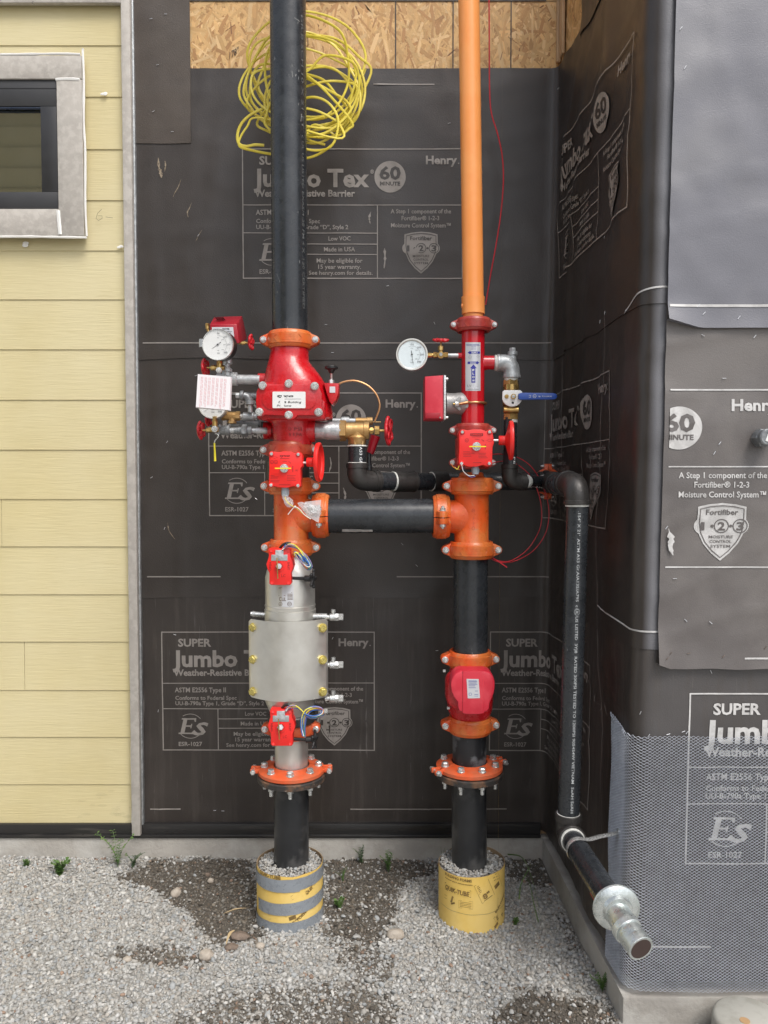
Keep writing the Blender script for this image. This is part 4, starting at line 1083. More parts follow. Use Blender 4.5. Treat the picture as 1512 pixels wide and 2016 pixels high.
out = [(505, 771), (509, 763), (512, 757), (517, 753.5), (524, 755), (536, 756), (558, 756), (562, 751), (569, 748), (576, 751), (580, 756), (606, 757), (612, 753.5), (620, 752.5), (627, 757), (630, 767), (633, 776), (634, 790), (633, 800), (636, 809), (634, 816), (627, 819), (618, 817.5), (586, 817.5), (581, 823), (575, 826), (566, 825), (561, 820), (556, 818), (522, 816.5), (515, 819), (507, 817), (503.5, 811), (505, 802), (503.5, 790)]
b = B(); b.prism([W(x, y, Yc) for x, y in out], (0, .022, 0), .002); b.done('cover', 'red_enamel', av)
b = B(); b.prism([W(x, y, Yc - .003) for x, y in rrect(516, 768.5, 622.5, 806, 18, 8)], (0, .006, 0), .0015); b.done('cover_plate', 'red_enamel', av)
for x, y in ((517, 759), (568.5, 755), (619.5, 760), (510.5, 811), (568.5, 817), (627, 811.5)):
    b = B(); b.hexa(W(x, y, Yc + .001), W(x, y, Yc - .011), 7.0 * k0, .16, rs.uniform(0, 1)); b.cyl(W(x, y, Yc + .001), W(x, y, Yc - .002), 7.6 * k0); b.done('cover_bolt', 'zinc', av)
b = B(); b.prism([W(x, y, Yc - .0045) for x, y in rrect(536.5, 771, 601.5, 803.5, 2, 3)], (0, .0012, 0)); st = b.done('sticker', 'white_plate', av)
fm = lambda x, y: W(x, y, Yc - .0051)
decal([fit('tyco', 545, 578, 781.5, 5.0, .055, .25), rect(560, 785.2, 593, 785.7), fit('F   & Building', 548, 593.5, 793.5, 4.0, .01, .2), fit('Products', 545, 573.5, 800.5, 4.0, .008, .2)], fm, 'sticker_print', 'mark_black', av)
decal([poly([(553, 783), (556, 777), (559, 780), (560, 792), (559, 803), (553, 803), (551, 793)])], lambda x, y: W(x, y, Yc - .0054), 'sticker_scrape', 'white_plate', av)
em = [cen('DN 100', 563, 40, 743, 7, .0), cen('300 PSI', 574, 40, 848, 6.5, .0), cen('2068 KPA', 574, 42, 859, 6.5, .0)]
def body_em(x, y):
    yy = max(690, min(870, y)); secs = dense([(684, 533, 607, 36), (712, 529, 609, 41), (722, 526, 616, 45), (735, 523, 627, 50), (748, 521, 636, 54), (762, 518, 643, 57), (826, 510, 651, 46), (838, 536, 616, 40), (868, 538, 615, 38.5)], 3)
    for s0_, s1_ in zip(secs, secs[1:]):
        if s0_[0] <= yy <= s1_[0]:
            t = (yy - s0_[0]) / (s1_[0] - s0_[0]); q = [u + (v - u) * t for u, v in zip(s0_, s1_)]; break
    else: q = secs[-1]
    cx = (q[1] + q[2]) / 2; hx = (q[2] - q[1]) / 2; u = max(-.95, min(.95, (x - cx) / hx)); d = q[3] * (1 - abs(u) ** 2.15) ** (1 / 2.15)
    return W(x, yy, YP - d * k0 - .0012)
decal([em[0]], body_em, 'cast_lettering', 'mark_red_dark', av); decal([fit('FIRE', 545, 585, 729, 6, 0)], body_em, 'cast_lettering', 'mark_red_dark', av)
decal(em[1:], body_em, 'cast_lettering', 'mark_red_dark', av)
b = B(); b.pp([(637, 753.5), (667, 754.5), (666.5, 775), (662, 787), (653.5, 797), (648, 790), (643, 775)], YP - .055, YP + .01, .003); b.done('lug', 'red_enamel', av)
b = B(); b.pb(649, 761, 660, 773, YP - .0565, YP - .054); b.done('blank_sticker', 'silver_label', av)
rk = TH('reset_knob', 'small black reset knob on a threaded stem above the red valve lug', 'knob', 652.5, 754, YP - .02)
b = B(); b.ph(652.5, 755, 652.5, 748, 5.2, YP - .02); b.done('nut', 'zinc', rk)
b = B(); p = W(652.5, 754, YP - .02)
b.lathe(p, (0, 0, 1), [(i * .0014, (.0042 if i % 2 else .0032)) for i in range(26)], 14); b.done('stem', 'zinc', rk)
b = B(); p = W(652.5, 734.5, YP - .02); b.lathe(p, (0, 0, 1), [(0, .007), (.004, .009), (.010, .012), (.013, .0205), (.019, .0208), (.0215, .019), (.022, .012), (.024, .0085), (.0245, .002)], 30); b.done('knob', 'black_plastic', rk)
b = B(); b.tube([W(x, y, YP + .0) for x, y in ((664, 757.5), (676, 752), (695, 749.3), (712, 753), (728, 762), (741, 777), (747, 793), (746.5, 806), (742, 819), (737, 831))], 1.9 * k0, 8, 6)
tag(b.done('copper_tube', 'copper'), 'thin copper tube arching from the red valve lug down to the bronze valve', 'copper tube')

# --- handwheels
def wheel(px, py, R, label, axis=(1, 0, 0), Y=YP, m='red_wheel', lobes=5, tubr=3.2, parent=None, name='handwheel', hub=(5, 6)):
    c = W(px, py, Y); ax, u, v = frame(axis); k = K(Y); b = B(); n = 60
    pts = [c + (u * math.cos(t) + v * math.sin(t)) * R * k * (1 + (.12 * math.cos(lobes * t) if lobes else 0)) + ax * (1.0 * k * math.cos(lobes * t) if lobes else 0) for t in [2 * PI * i / n for i in range(n)]]
    b.tube(pts, tubr * k * .86, 10, 0, closed=True)
    for i in range(lobes or 4):
        t = 2 * PI * (i + .5) / (lobes or 4); d = u * math.cos(t) + v * math.sin(t)
        b.tube([c + ax * (-.0 * k) + d * 2 * k, c + ax * 1.0 * k + d * R * .5 * k, c + d * R * .97 * k], tubr * k * .8, 8, 3)
    b.cyl(c - ax * hub[1] * k * .6, c + ax * hub[1] * k * .6, hub[0] * k, ch=.6 * k); return b.done(name, m, parent, label=label)

# --- left trim, from top to bottom
ps = TH('pressure_switch', 'red pressure switch box behind the upper left gauge', 'switch', 437, 681, 2.44)
b = B(); f0 = [W(x, y, 2.40) for x, y in ((413, 638), (466, 638), (471, 676), (416, 681))]; b0 = [W(x, y, 2.53) for x, y in ((421, 624), (477, 622), (487, 668), (424, 676))]
b.loft([[f0[3], f0[2], f0[1], f0[0]], [b0[3], b0[2], b0[1], b0[0]]]); bmesh.ops.bevel(b.bm, geom=b.bm.edges[:], offset=.003, segments=2, affect='EDGES', profile=.5); b.done('case', 'red_dark', ps)
b = B(); b.pp([(417, 644), (459, 644), (461, 664), (418, 668)], 2.3985, 2.401); b.done('label_plate', 'silver_label', ps)
decal([fit('POTTER', 438, 452, 649, 3, .03), rect(440, 652, 457, 652.7), rect(440, 655, 455, 655.7)], flatmap(2.3985, .0008), 'label_print', 'mark_black', ps)
b = B()
for i in range(9): b.box(W(424 + i * 1.9, 630.2, 2.455) + V((.003, 0, .0045)), (.0014 if i % 2 else .0024, .045, .0006))
b.done('barcode', 'mark_black', ps)
b = B(); b.pc(408.5, 638, 408.5, 648, 3.6, 2.41); b.ph(408.5, 637, 408.5, 642, 4.2, 2.41); b.pc(408.5, 648, 412, 655, 2.4, 2.41); b.done('brass_fitting', 'brass', ps)
b = B(); b.pc(398, 668, 398, 684, 6, 2.43); b.ph(394, 676, 400, 676, 6, 2.43); b.done('side_plug', 'galv', ps)
vv = TH('bleed_valve', 'little red handwheel on a brass stem right of the red switch box', 'valve', 488, 674, 2.43)
b = B(); b.pc(470, 676, 494, 674.5, 2.0, 2.43); b.ph(476, 675.5, 483, 675, 3.6, 2.43); b.done('stem', 'brass', vv)
wheel(494, 674, 12.5, None, (1, -.12, 0), 2.43, parent=vv, tubr=3.0)

def gauge(px, py, R, Y, label, nums, ang, case='galv', dial='white_plate', bez=2.4, depth=.026, tilt=(0, 0)):
    g = thing('pressure_gauge', label, 'pressure gauge', W(px, py, Y), 'round pressure gauges on the trim')
    k = K(Y); c = W(px, py, Y); ax = (-c + V((0, 0, H))).normalized() if False else V((tilt[0], -1, tilt[1])).normalized()
    _, u, v = frame(ax); u = V((1, 0, 0)) - ax * ax.x; u.normalize(); v = V((0, 0, 1)) - ax * ax.z - u * u.z; v.normalize()
    P_ = lambda x, y, l: c + u * x * k + v * y * k + ax * l
    b = B(); b.lathe(c + ax * 0, -ax, [(.003, R * k), (depth, R * k * .98), (depth + .004, R * k * .9)], 56); b.done('case', case, g)
    b = B(); b.lathe(c, ax, [(-.004, R * k), (.003, R * k), (.0045, (R - .5) * k), (.0045, (R - bez * .6) * k), (.002, (R - bez) * k), (-.004, (R - bez) * k)], 56, cap=False); b.done('bezel', 'stainless' if case != 'black_plastic' else 'zinc', g)
    b = B(); b.lathe(c, ax, [(-.001, (R - bez) * k), (.0006, (R - bez) * k)], 48); b.done('dial', dial, g)
    it = []; rr = R - bez
    for i in range(51):
        t = math.radians(225 - 270 * i / 50); L = .10 if i % 5 == 0 else .06; w_ = .35 if i % 5 == 0 else .18
        a_, e_ = rr * .90, rr * (.90 - L); it.append(stroke([(a_ * math.cos(t), a_ * math.sin(t)), (e_ * math.cos(t), e_ * math.sin(t))], w_))
        t2 = t; it.append(stroke([(rr * .60 * math.cos(t), rr * .60 * math.sin(t)), (rr * .56 * math.cos(t), rr * .56 * math.sin(t))], .2))
    it.append(stroke([(rr * .62 * math.cos(math.radians(a)), rr * .62 * math.sin(math.radians(a))) for a in range(-45, 226, 6)], .25))
    for i, s_ in enumerate(nums):
        t = math.radians(225 - 270 * i / (len(nums) - 1)); x, y = rr * .74 * math.cos(t), rr * .74 * math.sin(t)
        it.append(fit(s_, x - 1.25 * len(s_), x + 1.25 * len(s_), y - 1.6, 3.2, .01, down=False))
        x, y = x * .62, y * .62
        it.append(fit(s_, x - .8 * len(s_), x + .8 * len(s_), y - 1, 1.8, .0, down=False))
    it.append(fit('psi', -2.2, 2.2, -rr * .42, 2.2, 0, down=False)); it.append(rect(-4, -rr * .56, 4, -rr * .54)); it.append(rect(-3, -rr * .62, 3, -rr * .60))
    decal(it, lambda x, y: P_(x, y, .0009), 'dial_markings', 'mark_dial', g)
    b = B(); t = math.radians(ang); d = u * math.cos(t) + v * math.sin(t); q = c + ax * .0025
    b.tube([q - d * rr * .28 * k, q, q + d * rr * .8 * k], lambda s: (.0011 - .0008 * s) * 1.1, 6, 2, flat=.5); b.cyl(q - ax * .002, q + ax * .001, .0028, seg=14); b.done('needle', 'mark_black', g)
    b = B(); b.lathe(c, ax, [(.0034, (R - bez * .8) * k), (.0038, .0001)], 40, cap=False); b.done('lens', 'lens', g)
    return g
NU = ['0', '50', '100', '150', '200', '250', '300']
gauge(429, 678.5, 30.5, 2.34, 'upper left white gauge with black case in front of the red switch box', NU, 215, 'black_plastic', tilt=(-.12, -.05), depth=.04, bez=1.6)
gauge(419, 796, 28.5, 2.40, 'lower left gauge mostly hidden behind the pinkish paper tags', NU, 222, 'galv', tilt=(-.05, 0), bez=1.8)
gauge(811, 698, 31.2, 2.40, 'right-hand gauge with silver bezel left of the red spool', NU, -82, 'galv', 'dial_blue', bez=4.6, tilt=(-.03, 0))

gv = TH('gauge_valve', 'brass gauge cock with red handwheel under the upper left gauge', 'valve', 431, 736, 2.38)
b = B(); b.ph(432, 707, 432, 715, 5.2, 2.37); b.pc(432, 713, 432, 733, 5.5, 2.38); b.pc(424, 724, 442, 724, 5.2, 2.38); b.ph(415.5, 724, 424, 724, 5, 2.38); b.pc(405, 724, 418, 724, 2, 2.38); b.done('valve_body', 'brass', gv)
b = B(); b.cyl(W(431, 729, 2.37), W(431, 729, 2.345), .009, ch=.001); b.hexa(W(431, 729, 2.345), W(431, 729, 2.340), .006); b.done('plug', 'zinc', gv)
wheel(404, 724, 15, None, (1, -.15, 0), 2.38, parent=gv, tubr=3.2)

tf = TH('pipe_fitting', 'galvanised tee and nipple feeding the top of the left trim', 'pipe fitting', 455, 760)
b = B(); b.pc(464, 747, 512, 748, 9.6); b.done('nipple', 'galv', tf)
b = B(); b.pc(456, 746, 468, 747, 13.4, ch=1.2); b.pc(428, 746, 458, 747, 11.5); b.pc(446, 756, 446, 724, 9.2, ch=1); b.pc(446, 733, 446, 726, 11, ch=1); b.pc(430, 740, 430, 770, 8)
b.pc(446, 724, 448, 706, 7, 2.46); b.pc(449, 717, 448, 704, 8.3, 2.46, ch=1); b.tube([W(448, 706, 2.46), W(446, 692, 2.48), W(438, 684, 2.5)], 6.5 * k0, 14); b.done('tee', 'galv', tf)

t2 = TH('pipe_fitting', 'grey cast tee with square plug beside the red valve cover', 'pipe fitting', 489, 799)
b = B(); b.pc(473, 779, 480, 779, 10, ch=1); b.pc(479, 780, 512, 780, 8.2, YP + .02); b.pc(492, 785, 492, 796, 7.4, ch=.5); b.pc(492, 790, 492, 797, 9, ch=1); b.tube([W(480, 779), W(488, 783), W(491, 795)], 7.6 * k0, 14); b.done('tee', 'galv_dark', t2)
b = B(); b.ph(464.5, 779, 474, 779, 5.6, rot=.4); b.pc(447, 776, 466, 776, .8); b.done('plug', 'galv', t2)
b = B(); b.pc(492.5, 796, 492.5, 812, 4.6); b.done('nipple', 'galv', t2)
t3 = TH('check_valve', 'small bronze check valve behind the paper tags', 'check valve', 460, 830, 2.46)
b = B(); b.pc(442, 819, 466, 819, 8.5, 2.46, ch=1); b.ph(465, 819, 473, 819, 9.5, 2.46); b.ph(437, 819, 444, 819, 9, 2.46); b.pc(457, 819, 457, 834, 7, 2.46); b.ph(457, 829, 457, 834, 8.6, 2.46); b.done('body', 'bronze', t3)
t4 = TH('pipe_fitting', 'pair of galvanised couplings between bronze check valve and red body', 'pipe fitting', 490, 838, 2.47)
b = B(); b.pc(473, 820, 506, 820, 5.5, 2.47); b.pc(479, 820, 501, 820, 8.6, 2.47, ch=.8); b.done('sleeve', 'galv', t4)
b = B(); b.pc(478, 836, 511, 836, 9, 2.52, ch=1); b.pc(506, 834, 530, 834, 6, 2.52); b.pc(455, 834, 480, 834, 7, 2.52); b.done('sleeve', 'galv_dark', t4)
b = B(); b.pb(513, 830, 521, 846, 2.48, 2.52, .001); b.done('clamp', 'black_plastic', t4)
t5 = TH('pipe_fitting', 'lower galvanised nipples and union running into the red valve body', 'pipe fitting', 490, 858)
b = B(); b.pc(433, 847, 452, 847, 9, ch=1); b.pc(444, 847, 453, 847, 10.5, ch=1); b.pc(430, 838, 430, 856, 7.5, ch=1); b.tube([W(450, 847), W(438, 848), W(430, 838)], 7 * k0, 14); b.done('elbow', 'galv_dark', t5)
b = B(); b.pc(452, 848, 532, 848, 5.4); b.done('nipple', 'galv', t5)
b = B(); b.pc(468, 848, 497, 848, 7.8, ch=.8); b.ph(477, 848, 487.5, 848, 12.5); b.pc(461, 848, 470, 848, 6.6); b.pc(488, 848, 496, 848, 8.6, ch=.5); b.done('union', 'galv_dark', t5)
b = B(); b.pc(505, 848, 524, 848, 6.4, 2.445); b.done('pipe_sleeve', 'galv', t5)
t6 = TH('gauge_valve', 'brass gauge cock with red handwheel and ball lever under the hidden gauge', 'valve', 423, 860, 2.40)
b = B(); b.ph(423, 820, 423, 832, 4.6, 2.40); b.pc(423, 830, 423, 850, 5.2, 2.40); b.ph(406.5, 847, 415, 847, 5.2, 2.40); b.pc(412, 846, 430, 846, 5, 2.40); b.pc(396, 847.5, 410, 847, 1.9, 2.40); b.done('valve_body', 'brass', t6)
b = B(); b.cyl(W(422.5, 844.5, 2.39), W(422.5, 844.5, 2.365), .0098, ch=.001); b.hexa(W(422.5, 844.5, 2.365), W(422.5, 844.5, 2.36), .006); b.done('plug', 'zinc', t6)
wheel(395.5, 847, 15, None, (1, -.15, 0), 2.40, parent=t6, tubr=3.2)
t7 = TH('drip_lever', 'thin valve lever dipped in yellow vinyl hanging by the lower cock', 'lever', 423, 909, 2.40)
b = B(); b.tube([W(x, y, 2.39) for x, y in ((424, 853), (430, 857), (428, 862), (423, 868), (422, 876))], 1.2 * k0, 8, 5); b.done('rod', 'zinc', t7)
b = B(); b.tube([W(x, y, 2.39) for x, y in ((422, 872), (423, 890), (423.5, 908))], lambda t: (1.6 + .6 * t) * k0, 10, 4); b.done('grip', 'yellow_vinyl', t7)
wheel(410, 828, 9, 'small red handwheel half hidden under the lower left gauge', (1, -.3, 0), 2.47, parent=None, tubr=2.6, name='handwheel')['category'] = 'handwheel'
# the paper tags
tg = TH('paper_tag', 'thick stack of pinkish printed paper tags hanging over the left gauges', 'tag', 420, 809, 2.30)
for i in range(6):
    b = B(); d = i * .0030; j = i * .9
    pts = [(389.5 + j * .25, 736.5 + j * .2), (454.5 + j * .5, 742.0 + j * .3), (452 + j * .5, 807.5 + j * .3), (385.5 + j * .2, 801.5 + j * .4)]
    b.prism([W(x, y, 2.295 + d) for x, y in pts], (0, .0022, 0)); b.done('tag_sheet', 'paper_tag', tg)
it = []
r_ = random.Random(4)
for c_ in range(7):
    x = 396 + c_ * 7.6 + r_.uniform(-.5, .5); y = 742 + c_ * .6
    for k_ in range(2):
        y_ = y
        while y_ < 795 + c_ * .5:
            L = r_.uniform(3, 9); it.append(rect(x + k_ * 2.6 - (y_ - 742) * .06, y_, x + k_ * 2.6 + 1.5 - (y_ - 742) * .06, y_ + L)); y_ += L + r_.uniform(.6, 2)
decal(it, flatmap(2.295, .0006), 'tag_print', 'tag_print', tg)

# --- main drain on the alarm valve
md = TH('angle_valve', 'brass angle drain valve with big red handwheel right of the alarm valve', 'valve', 705, 880)
b = B(); b.ph(669, 848, 682, 848, 20.5, rot=0); b.pc(680, 848, 727, 848, 16.2, ch=1); b.pc(716, 848, 727, 848, 17.4, ch=1); b.pc(703, 848, 703, 868, 16); b.lathe(W(703, 878), (0, 0, 1), [(0, 15 * k0), (1 * k0, 16 * k0), (9 * k0, 17 * k0), (16 * k0, 19.5 * k0), (22 * k0, 15 * k0)], 32)
b.ph(703, 878, 703, 867, 17.5, rot=.26); b.done('valve_body', 'bronze', md)
b = B(); b.pc(726, 848, 736, 848, 6); b.ph(729, 848, 735, 848, 7, rot=.5); b.ph(737.5, 848, 747.5, 848, 9.4, rot=.3); b.pc(745, 848, 764, 848, 2.6); b.done('bonnet', 'brass', md)
wheel(765, 848, 24, None, (1, -.22, 0), YP, parent=md, tubr=4.2, m='red_wheel', hub=(6, 8))
nn = TH('pipe_nipple', 'wide galvanised nipple between the alarm valve and the brass angle valve', 'pipe fitting', 645, 867)
b = B(); b.pc(617, 848, 672, 848, 18, ch=.8); b.done('pipe_wall', 'galv', nn)
xv = TH('auxiliary_valve', 'small bronze valve and grey nipple behind the brass angle valve', 'valve', 715, 838, 2.55)
b = B(); b.pc(700, 829, 724, 829, 6.8, 2.55, ch=.8); b.pc(722, 829, 734, 829, 7.8, 2.55, ch=.8); b.pc(734, 831, 750, 831, 1.2, 2.53); b.done('valve_body', 'bronze', xv)
b = B(); b.pc(655, 829, 702, 829, 5.5, 2.55); b.pc(672, 829, 688, 829, 8.5, 2.55, ch=.8); b.done('nipple', 'galv', xv)
dc = TH('drain_cup', 'dark red plastic drain cup on a thin black pipe behind the brass valve', 'drain cup', 728, 925, 2.53)
b = B(); b.cyl(W(739, 858, 2.53), W(729, 891, 2.53), .0165, .0125); b.cyl(W(731, 886, 2.53), W(728, 892, 2.53), .013, .0118); b.done('cup', 'red_dark', dc)
b = B(); b.pc(726, 890, 726, 926, 5, 2.53); b.pc(726, 914, 726, 926, 7, 2.53, ch=.6); b.done('pipe_wall', 'black_pipe', dc)

def elbow(b, a, c, e, r, n=10):
    """quarter bend from a to e around corner c"""
    b.tube([a, a.lerp(c, .55), c.lerp((a + e) / 2, .28), c.lerp(e, .45), e], r, 22, n)
dp = TH('drain_pipe', 'black iron drain line running from the brass angle valve behind the right riser', 'pipe', 760, 968, 2.5)
b = B(); b.pc(703, 876, 703, 916, 17.6); b.done('pipe_wall', 'black_pipe', dp)
R_ = 17.6 * k0
def around(x, y): th = rx(18 - y * 3.2); c = W(703, x, YP); return V((c.x + (R_ + .0007) * math.sin(th), YP - (R_ + .0007) * math.cos(th), c.z))
decal([fit('A53 GR', 880, 914, 0, 5.5, .01)], around, 'stencil', 'mark_white', dp)
b = B(); b.lathe(W(703, 879), (0, 0, 1), [(-.001, 17.5 * k0), (0, 19 * k0), (.003, 18.8 * k0), (.004, 17.5 * k0)], 32); b.lathe(W(703, 913.5), (0, 0, 1), [(-.001, 17.5 * k0), (.001, 19 * k0), (.004, 18.8 * k0), (.005, 17.5 * k0)], 32); b.done('thread_tape', 'thread_tape', dp)
YA, YE = 2.45, 2.58
a_, c_, e_ = W(703, 913), W(703, 947), W(742, 947, 2.49)
b = B(); elbow(b, a_, c_, e_, 20 * k0); b.pc(703, 911.5, 703, 922, 21.8, ch=.8); dr = (e_ - c_).normalized(); b.cyl(e_ - dr * .016, e_ + dr * .002, 21.6 * k0, ch=.001); b.cyl(e_ - dr * .003, e_ + dr * .004, 22.4 * k0, ch=.001); b.done('elbow', 'black_iron', dp)
p1, p2, p3 = W(775, 948, 2.52), W(816, 948.5, 2.56), W(850, 948, 2.60)
b = B(); b.cyl(e_, p1, 17.8 * K(2.5)); b.cyl(p2, p3, 17.2 * K(2.58)); b.done('pipe_wall', 'black_pipe', dp)
b = B(); b.cyl(p1, p2, 20.2 * K(2.54), ch=.001); d_ = (p2 - p1).normalized(); b.cyl(p1, p1 + d_ * .007, 21.6 * K(2.54), ch=.001); b.cyl(p2 - d_ * .005, p2, 21 * K(2.54), ch=.001); b.done('sleeve', 'black_iron', dp)
b = B(); b.cyl(p1 - d_ * .005, p1 + d_ * .0015, 19.4 * K(2.54), ch=.001); b.cyl(p3 - d_ * .004, p3 + d_ * .001, 19 * K(2.6), ch=.001); b.done('thread_tape', 'thread_tape', dp)
p4 = W(878, 948, 2.62); b = B(); b.cyl(p3, p4, 20.2 * K(2.6), ch=.001); b.done('sleeve', 'black_iron', dp)
b = B(); b.cyl(p4, W(1058, 948, 2.62), 17 * K(2.62)); b.done('pipe_wall', 'black_pipe', dp)

# --- left butterfly valve
def gearbox(px, label, outline, scr, Yf, brand, wheel_at, m='red_bright', sign=1, extra=()):
    bv = TH('butterfly_valve', label, 'valve', px, 930)
    b = B(); b.pp(outline, Yf, Yf + .052, .0025); b.done('gear_cover', m, bv)
    b = B()
    for x, y in scr: b.cyl(W(x, y, Yf + .03), W(x, y, Yf - .0035), 4.6 * k0, ch=.0015)
    b.done('corner_boss', m, bv)
    b = B()
    for x, y in scr: b.cyl(W(x, y, Yf - .003), W(x, y, Yf - .0055), 3.0 * k0, ch=.0008)
    b.done('screws', 'zinc', bv)
    return bv
Yg = 2.335
o1 = [(529.5, 895), (532, 890), (540, 889), (548, 890.5), (559, 888.5), (572, 889), (583, 893), (590, 890), (594.5, 896), (595.5, 918), (591.5, 922), (592, 950), (592, 957), (586, 960), (578, 957), (566, 960.5), (550, 960), (539, 957.5), (532, 959), (529, 952), (530, 920)]
bv = gearbox(562, 'red gear-operated butterfly valve lettered tyco under the alarm valve', o1, ((534.5, 893.5), (587, 894.5), (533.5, 955), (586.5, 956)), Yg, 'tyco', None)
fm2 = flatmap(Yg, .0007)
ul = lambda cx, cy, r=3.4: stroke(circ(cx, cy, r, 20), .6, True)
decal([fit('tyco', 550.5, 571, 899, 5.0, .055, .25), rect(551, 902.3, 570, 903), fit('OPEN', 556, 565, 909.5, 2, 0), stroke([(568, 908.5), (571, 910), (573, 912.5)], .8), ul(535.5, 909.5), ul(543, 909.5), fit('UL', 533.4, 537.4, 911, 2.6, 0), fit('UL', 541, 545, 911, 2.6, 0),
       stroke([(534, 900), (541, 897.5), (548, 900), (541, 902.2)], .45, True), rect(576, 917, 577, 929), fit('(E)', 581, 587, 927, 2.4, 0)] +
      [rect(532.5, y, 532.5 + w_, y + .55) for y, w_ in ((936, 8), (938.5, 16), (941, 14), (946, 18), (948.5, 17))] + [rect(565, y, 565 + w_, y + .6) for y, w_ in ((936, 17), (939, 15), (942.2, 17), (945.2, 18))] + [rect(549, 954, 572, 954.8)], fm2, 'plate_print', 'mark_red_dark', bv)
b = B(); b.cyl(W(559.5, 922, Yg), W(559.5, 922, Yg - .006), 8 * k0, ch=.001); b.cyl(W(558.5, 922, Yg - .006), W(558.5, 922, Yg - .012), 4.6 * k0, ch=.001); b.done('indicator_nut', 'zinc', bv)
b = B(); b.pb(541, 920.8, 573, 923.0, Yg - .0135, Yg - .0125); b.done('pointer', 'yellow_vinyl', bv)
b = B(); b.cyl(W(566, 905, YP), W(566, 945, YP), 43 * k0, ch=.004); b.pc(566, 925, 600, 925, 16, YP); b.done('disc_body', 'black_iron', bv)
b = B(); b.pc(594, 911, 608, 911, 2.6, Yg + .03); b.done('shaft', 'zinc', bv)
def big_wheel(px, py, R, Yw, parent, hx):
    """cupped wheel: rim, web and hub seen almost edge-on"""
    c = W(px, py, Yw); ax, u, v = frame((1, -.10, 0)); k = K(Yw); b = B()
    b.lathe(c, ax, [(-19 * k, 8.5 * k), (-18 * k, 9.2 * k), (-7 * k, 9.2 * k), (-5 * k, 12 * k), (-1.5 * k, (R - 12) * k), (.5 * k, (R - 5) * k), (1 * k, (R - 1) * k), (4 * k, (R + .5) * k), (8 * k, R * k), (9.5 * k, (R - 3) * k), (8 * k, (R - 6) * k), (4 * k, (R - 8) * k), (2 * k, 10 * k), (2 * k, 1 * k)], 56, cap=True)
    b.done('handwheel', 'red_bright', parent)
big_wheel(623, 910, 38.5, Yg + .03, bv, 606)
cg = TH('cable_gland', 'pale grey cable gland under the red tyco valve box', 'cable gland', 561.5, 978, Yg + .02)
b = B(); b.pc(561.5, 958, 561.5, 977, 7, Yg + .02, ch=.8); b.ph(561.5, 964, 561.5, 974, 8.2, Yg + .02, rot=.2); b.done('gland', 'grey_plastic', cg)
pbg = TH('plastic_bag', 'crumpled clear plastic bag tied over wires in front of the left tee', 'plastic bag', 595, 1030, 2.34)
def crumple(b, cx, cy, rx_, ry_, ang, Y, seed):
    n, m = 30, 18; R = []
    for j in range(m + 1):
        row = []
        for i in range(n):
            t = 2 * PI * i / n; q = j / m; r = math.sin(PI * q) ** .6; x = (q - .5) * 2 * rx_; y = r * ry_ * math.cos(t); d = r * ry_ * .55 * math.sin(t)
            w_ = (.35 + .65 * q); y *= w_; d *= w_
            nz = noise.noise(V((x * .12, y * .16 + seed, d * .2))) * 6 + abs(noise.noise(V((x * .3, y * .4, seed + d * .3)))) * 5
            y += nz * .55; d += nz * .6; X_ = cx + x * math.cos(ang) - y * math.sin(ang); Y_ = cy + x * math.sin(ang) + y * math.cos(ang)
            p = W(X_, Y_, Y); p.y += d * k0; row.append(p)
        R.append(row)
    b.loft(R)
b = B(); crumple(b, 609, 1001, 26, 17, .45, 2.34, 3); crumple(b, 566, 985, 16, 11, .9, 2.345, 8)
b.prism([W(x, y, 2.338) for x, y in ((600, 988), (632, 984), (630, 1010), (627, 1029), (604, 1016), (596, 1004))], (0, .004, 0)); b.done('film', 'plastic_film', pbg, flat=True)
b = B(); crumple(b, 615, 1001, 12, 10, .3, 2.342, 21); b.done('paper_wad', 'white_plate', pbg, flat=True)
b = B(); b.tube([W(x, y, 2.33) for x, y in ((561, 978), (564, 986), (572, 994), (581, 999), (592, 1008), (607, 1020))], .0011, 6, 5); b.done('wire', 'wire_yellow', pbg)
b = B(); b.tube([W(x, y, 2.326) for x, y in ((567, 1013), (574, 1004), (581, 998), (590, 1003), (600, 1014), (612, 1022))], .0014, 6, 5); b.ball(W(581, 998, 2.326), .004); b.done('cable_tie', 'wire_white', pbg)

# --- orange tees
def tee(px, y0, y1, side, label, xb, yb):
    t = TH('pipe_tee', label, 'pipe tee', px, y1)
    z1_, z0_ = W(px, y0).z, W(px, y1).z; p = W(px, y1); L = z1_ - z0_; b = B()
    b.lathe(p, (0, 0, 1), [(-.006, 32 * k0), (-.002, 35 * k0), (.004, 35.5 * k0), (.008, 33.8 * k0), (L - .008, 33.8 * k0), (L - .004, 35.5 * k0), (L + .002, 35 * k0), (L + .006, 32 * k0)], 52)
    c = W(px, yb); e = W(xb, yb); ax = (e - c).normalized(); Lb = (e - c).length; rings = []
    for i in range(21):                                  # branch with a swept, filleted root
        q = i / 20; x = 6 * k0 + (Lb - 6 * k0) * q; fl = min(1, max(0, 1 - (x - 14 * k0) / (30 * k0))); r = (32 + 8 * fl ** 2) * k0; L_ = []
        for j in range(40):
            a = 2 * PI * j / 40; L_.append(c + ax * x + V((0, math.cos(a) * min(r, 32.6 * k0), math.sin(a) * r * (1 + .16 * fl ** 2))))
        rings.append(L_)
    b.loft(rings); b.cyl(e - ax * .006, e, 34.5 * k0, ch=.001)
    if side < 0: b.lathe(W(px, y0 - 40), (0, 0, 1), [(0, 22 * k0), (-.006, 24 * k0), (-.012, 24 * k0), (-.022, 31 * k0), (-.05, 33.5 * k0)], 48)
    b.done('body', 'orange_paint', t)
    return t
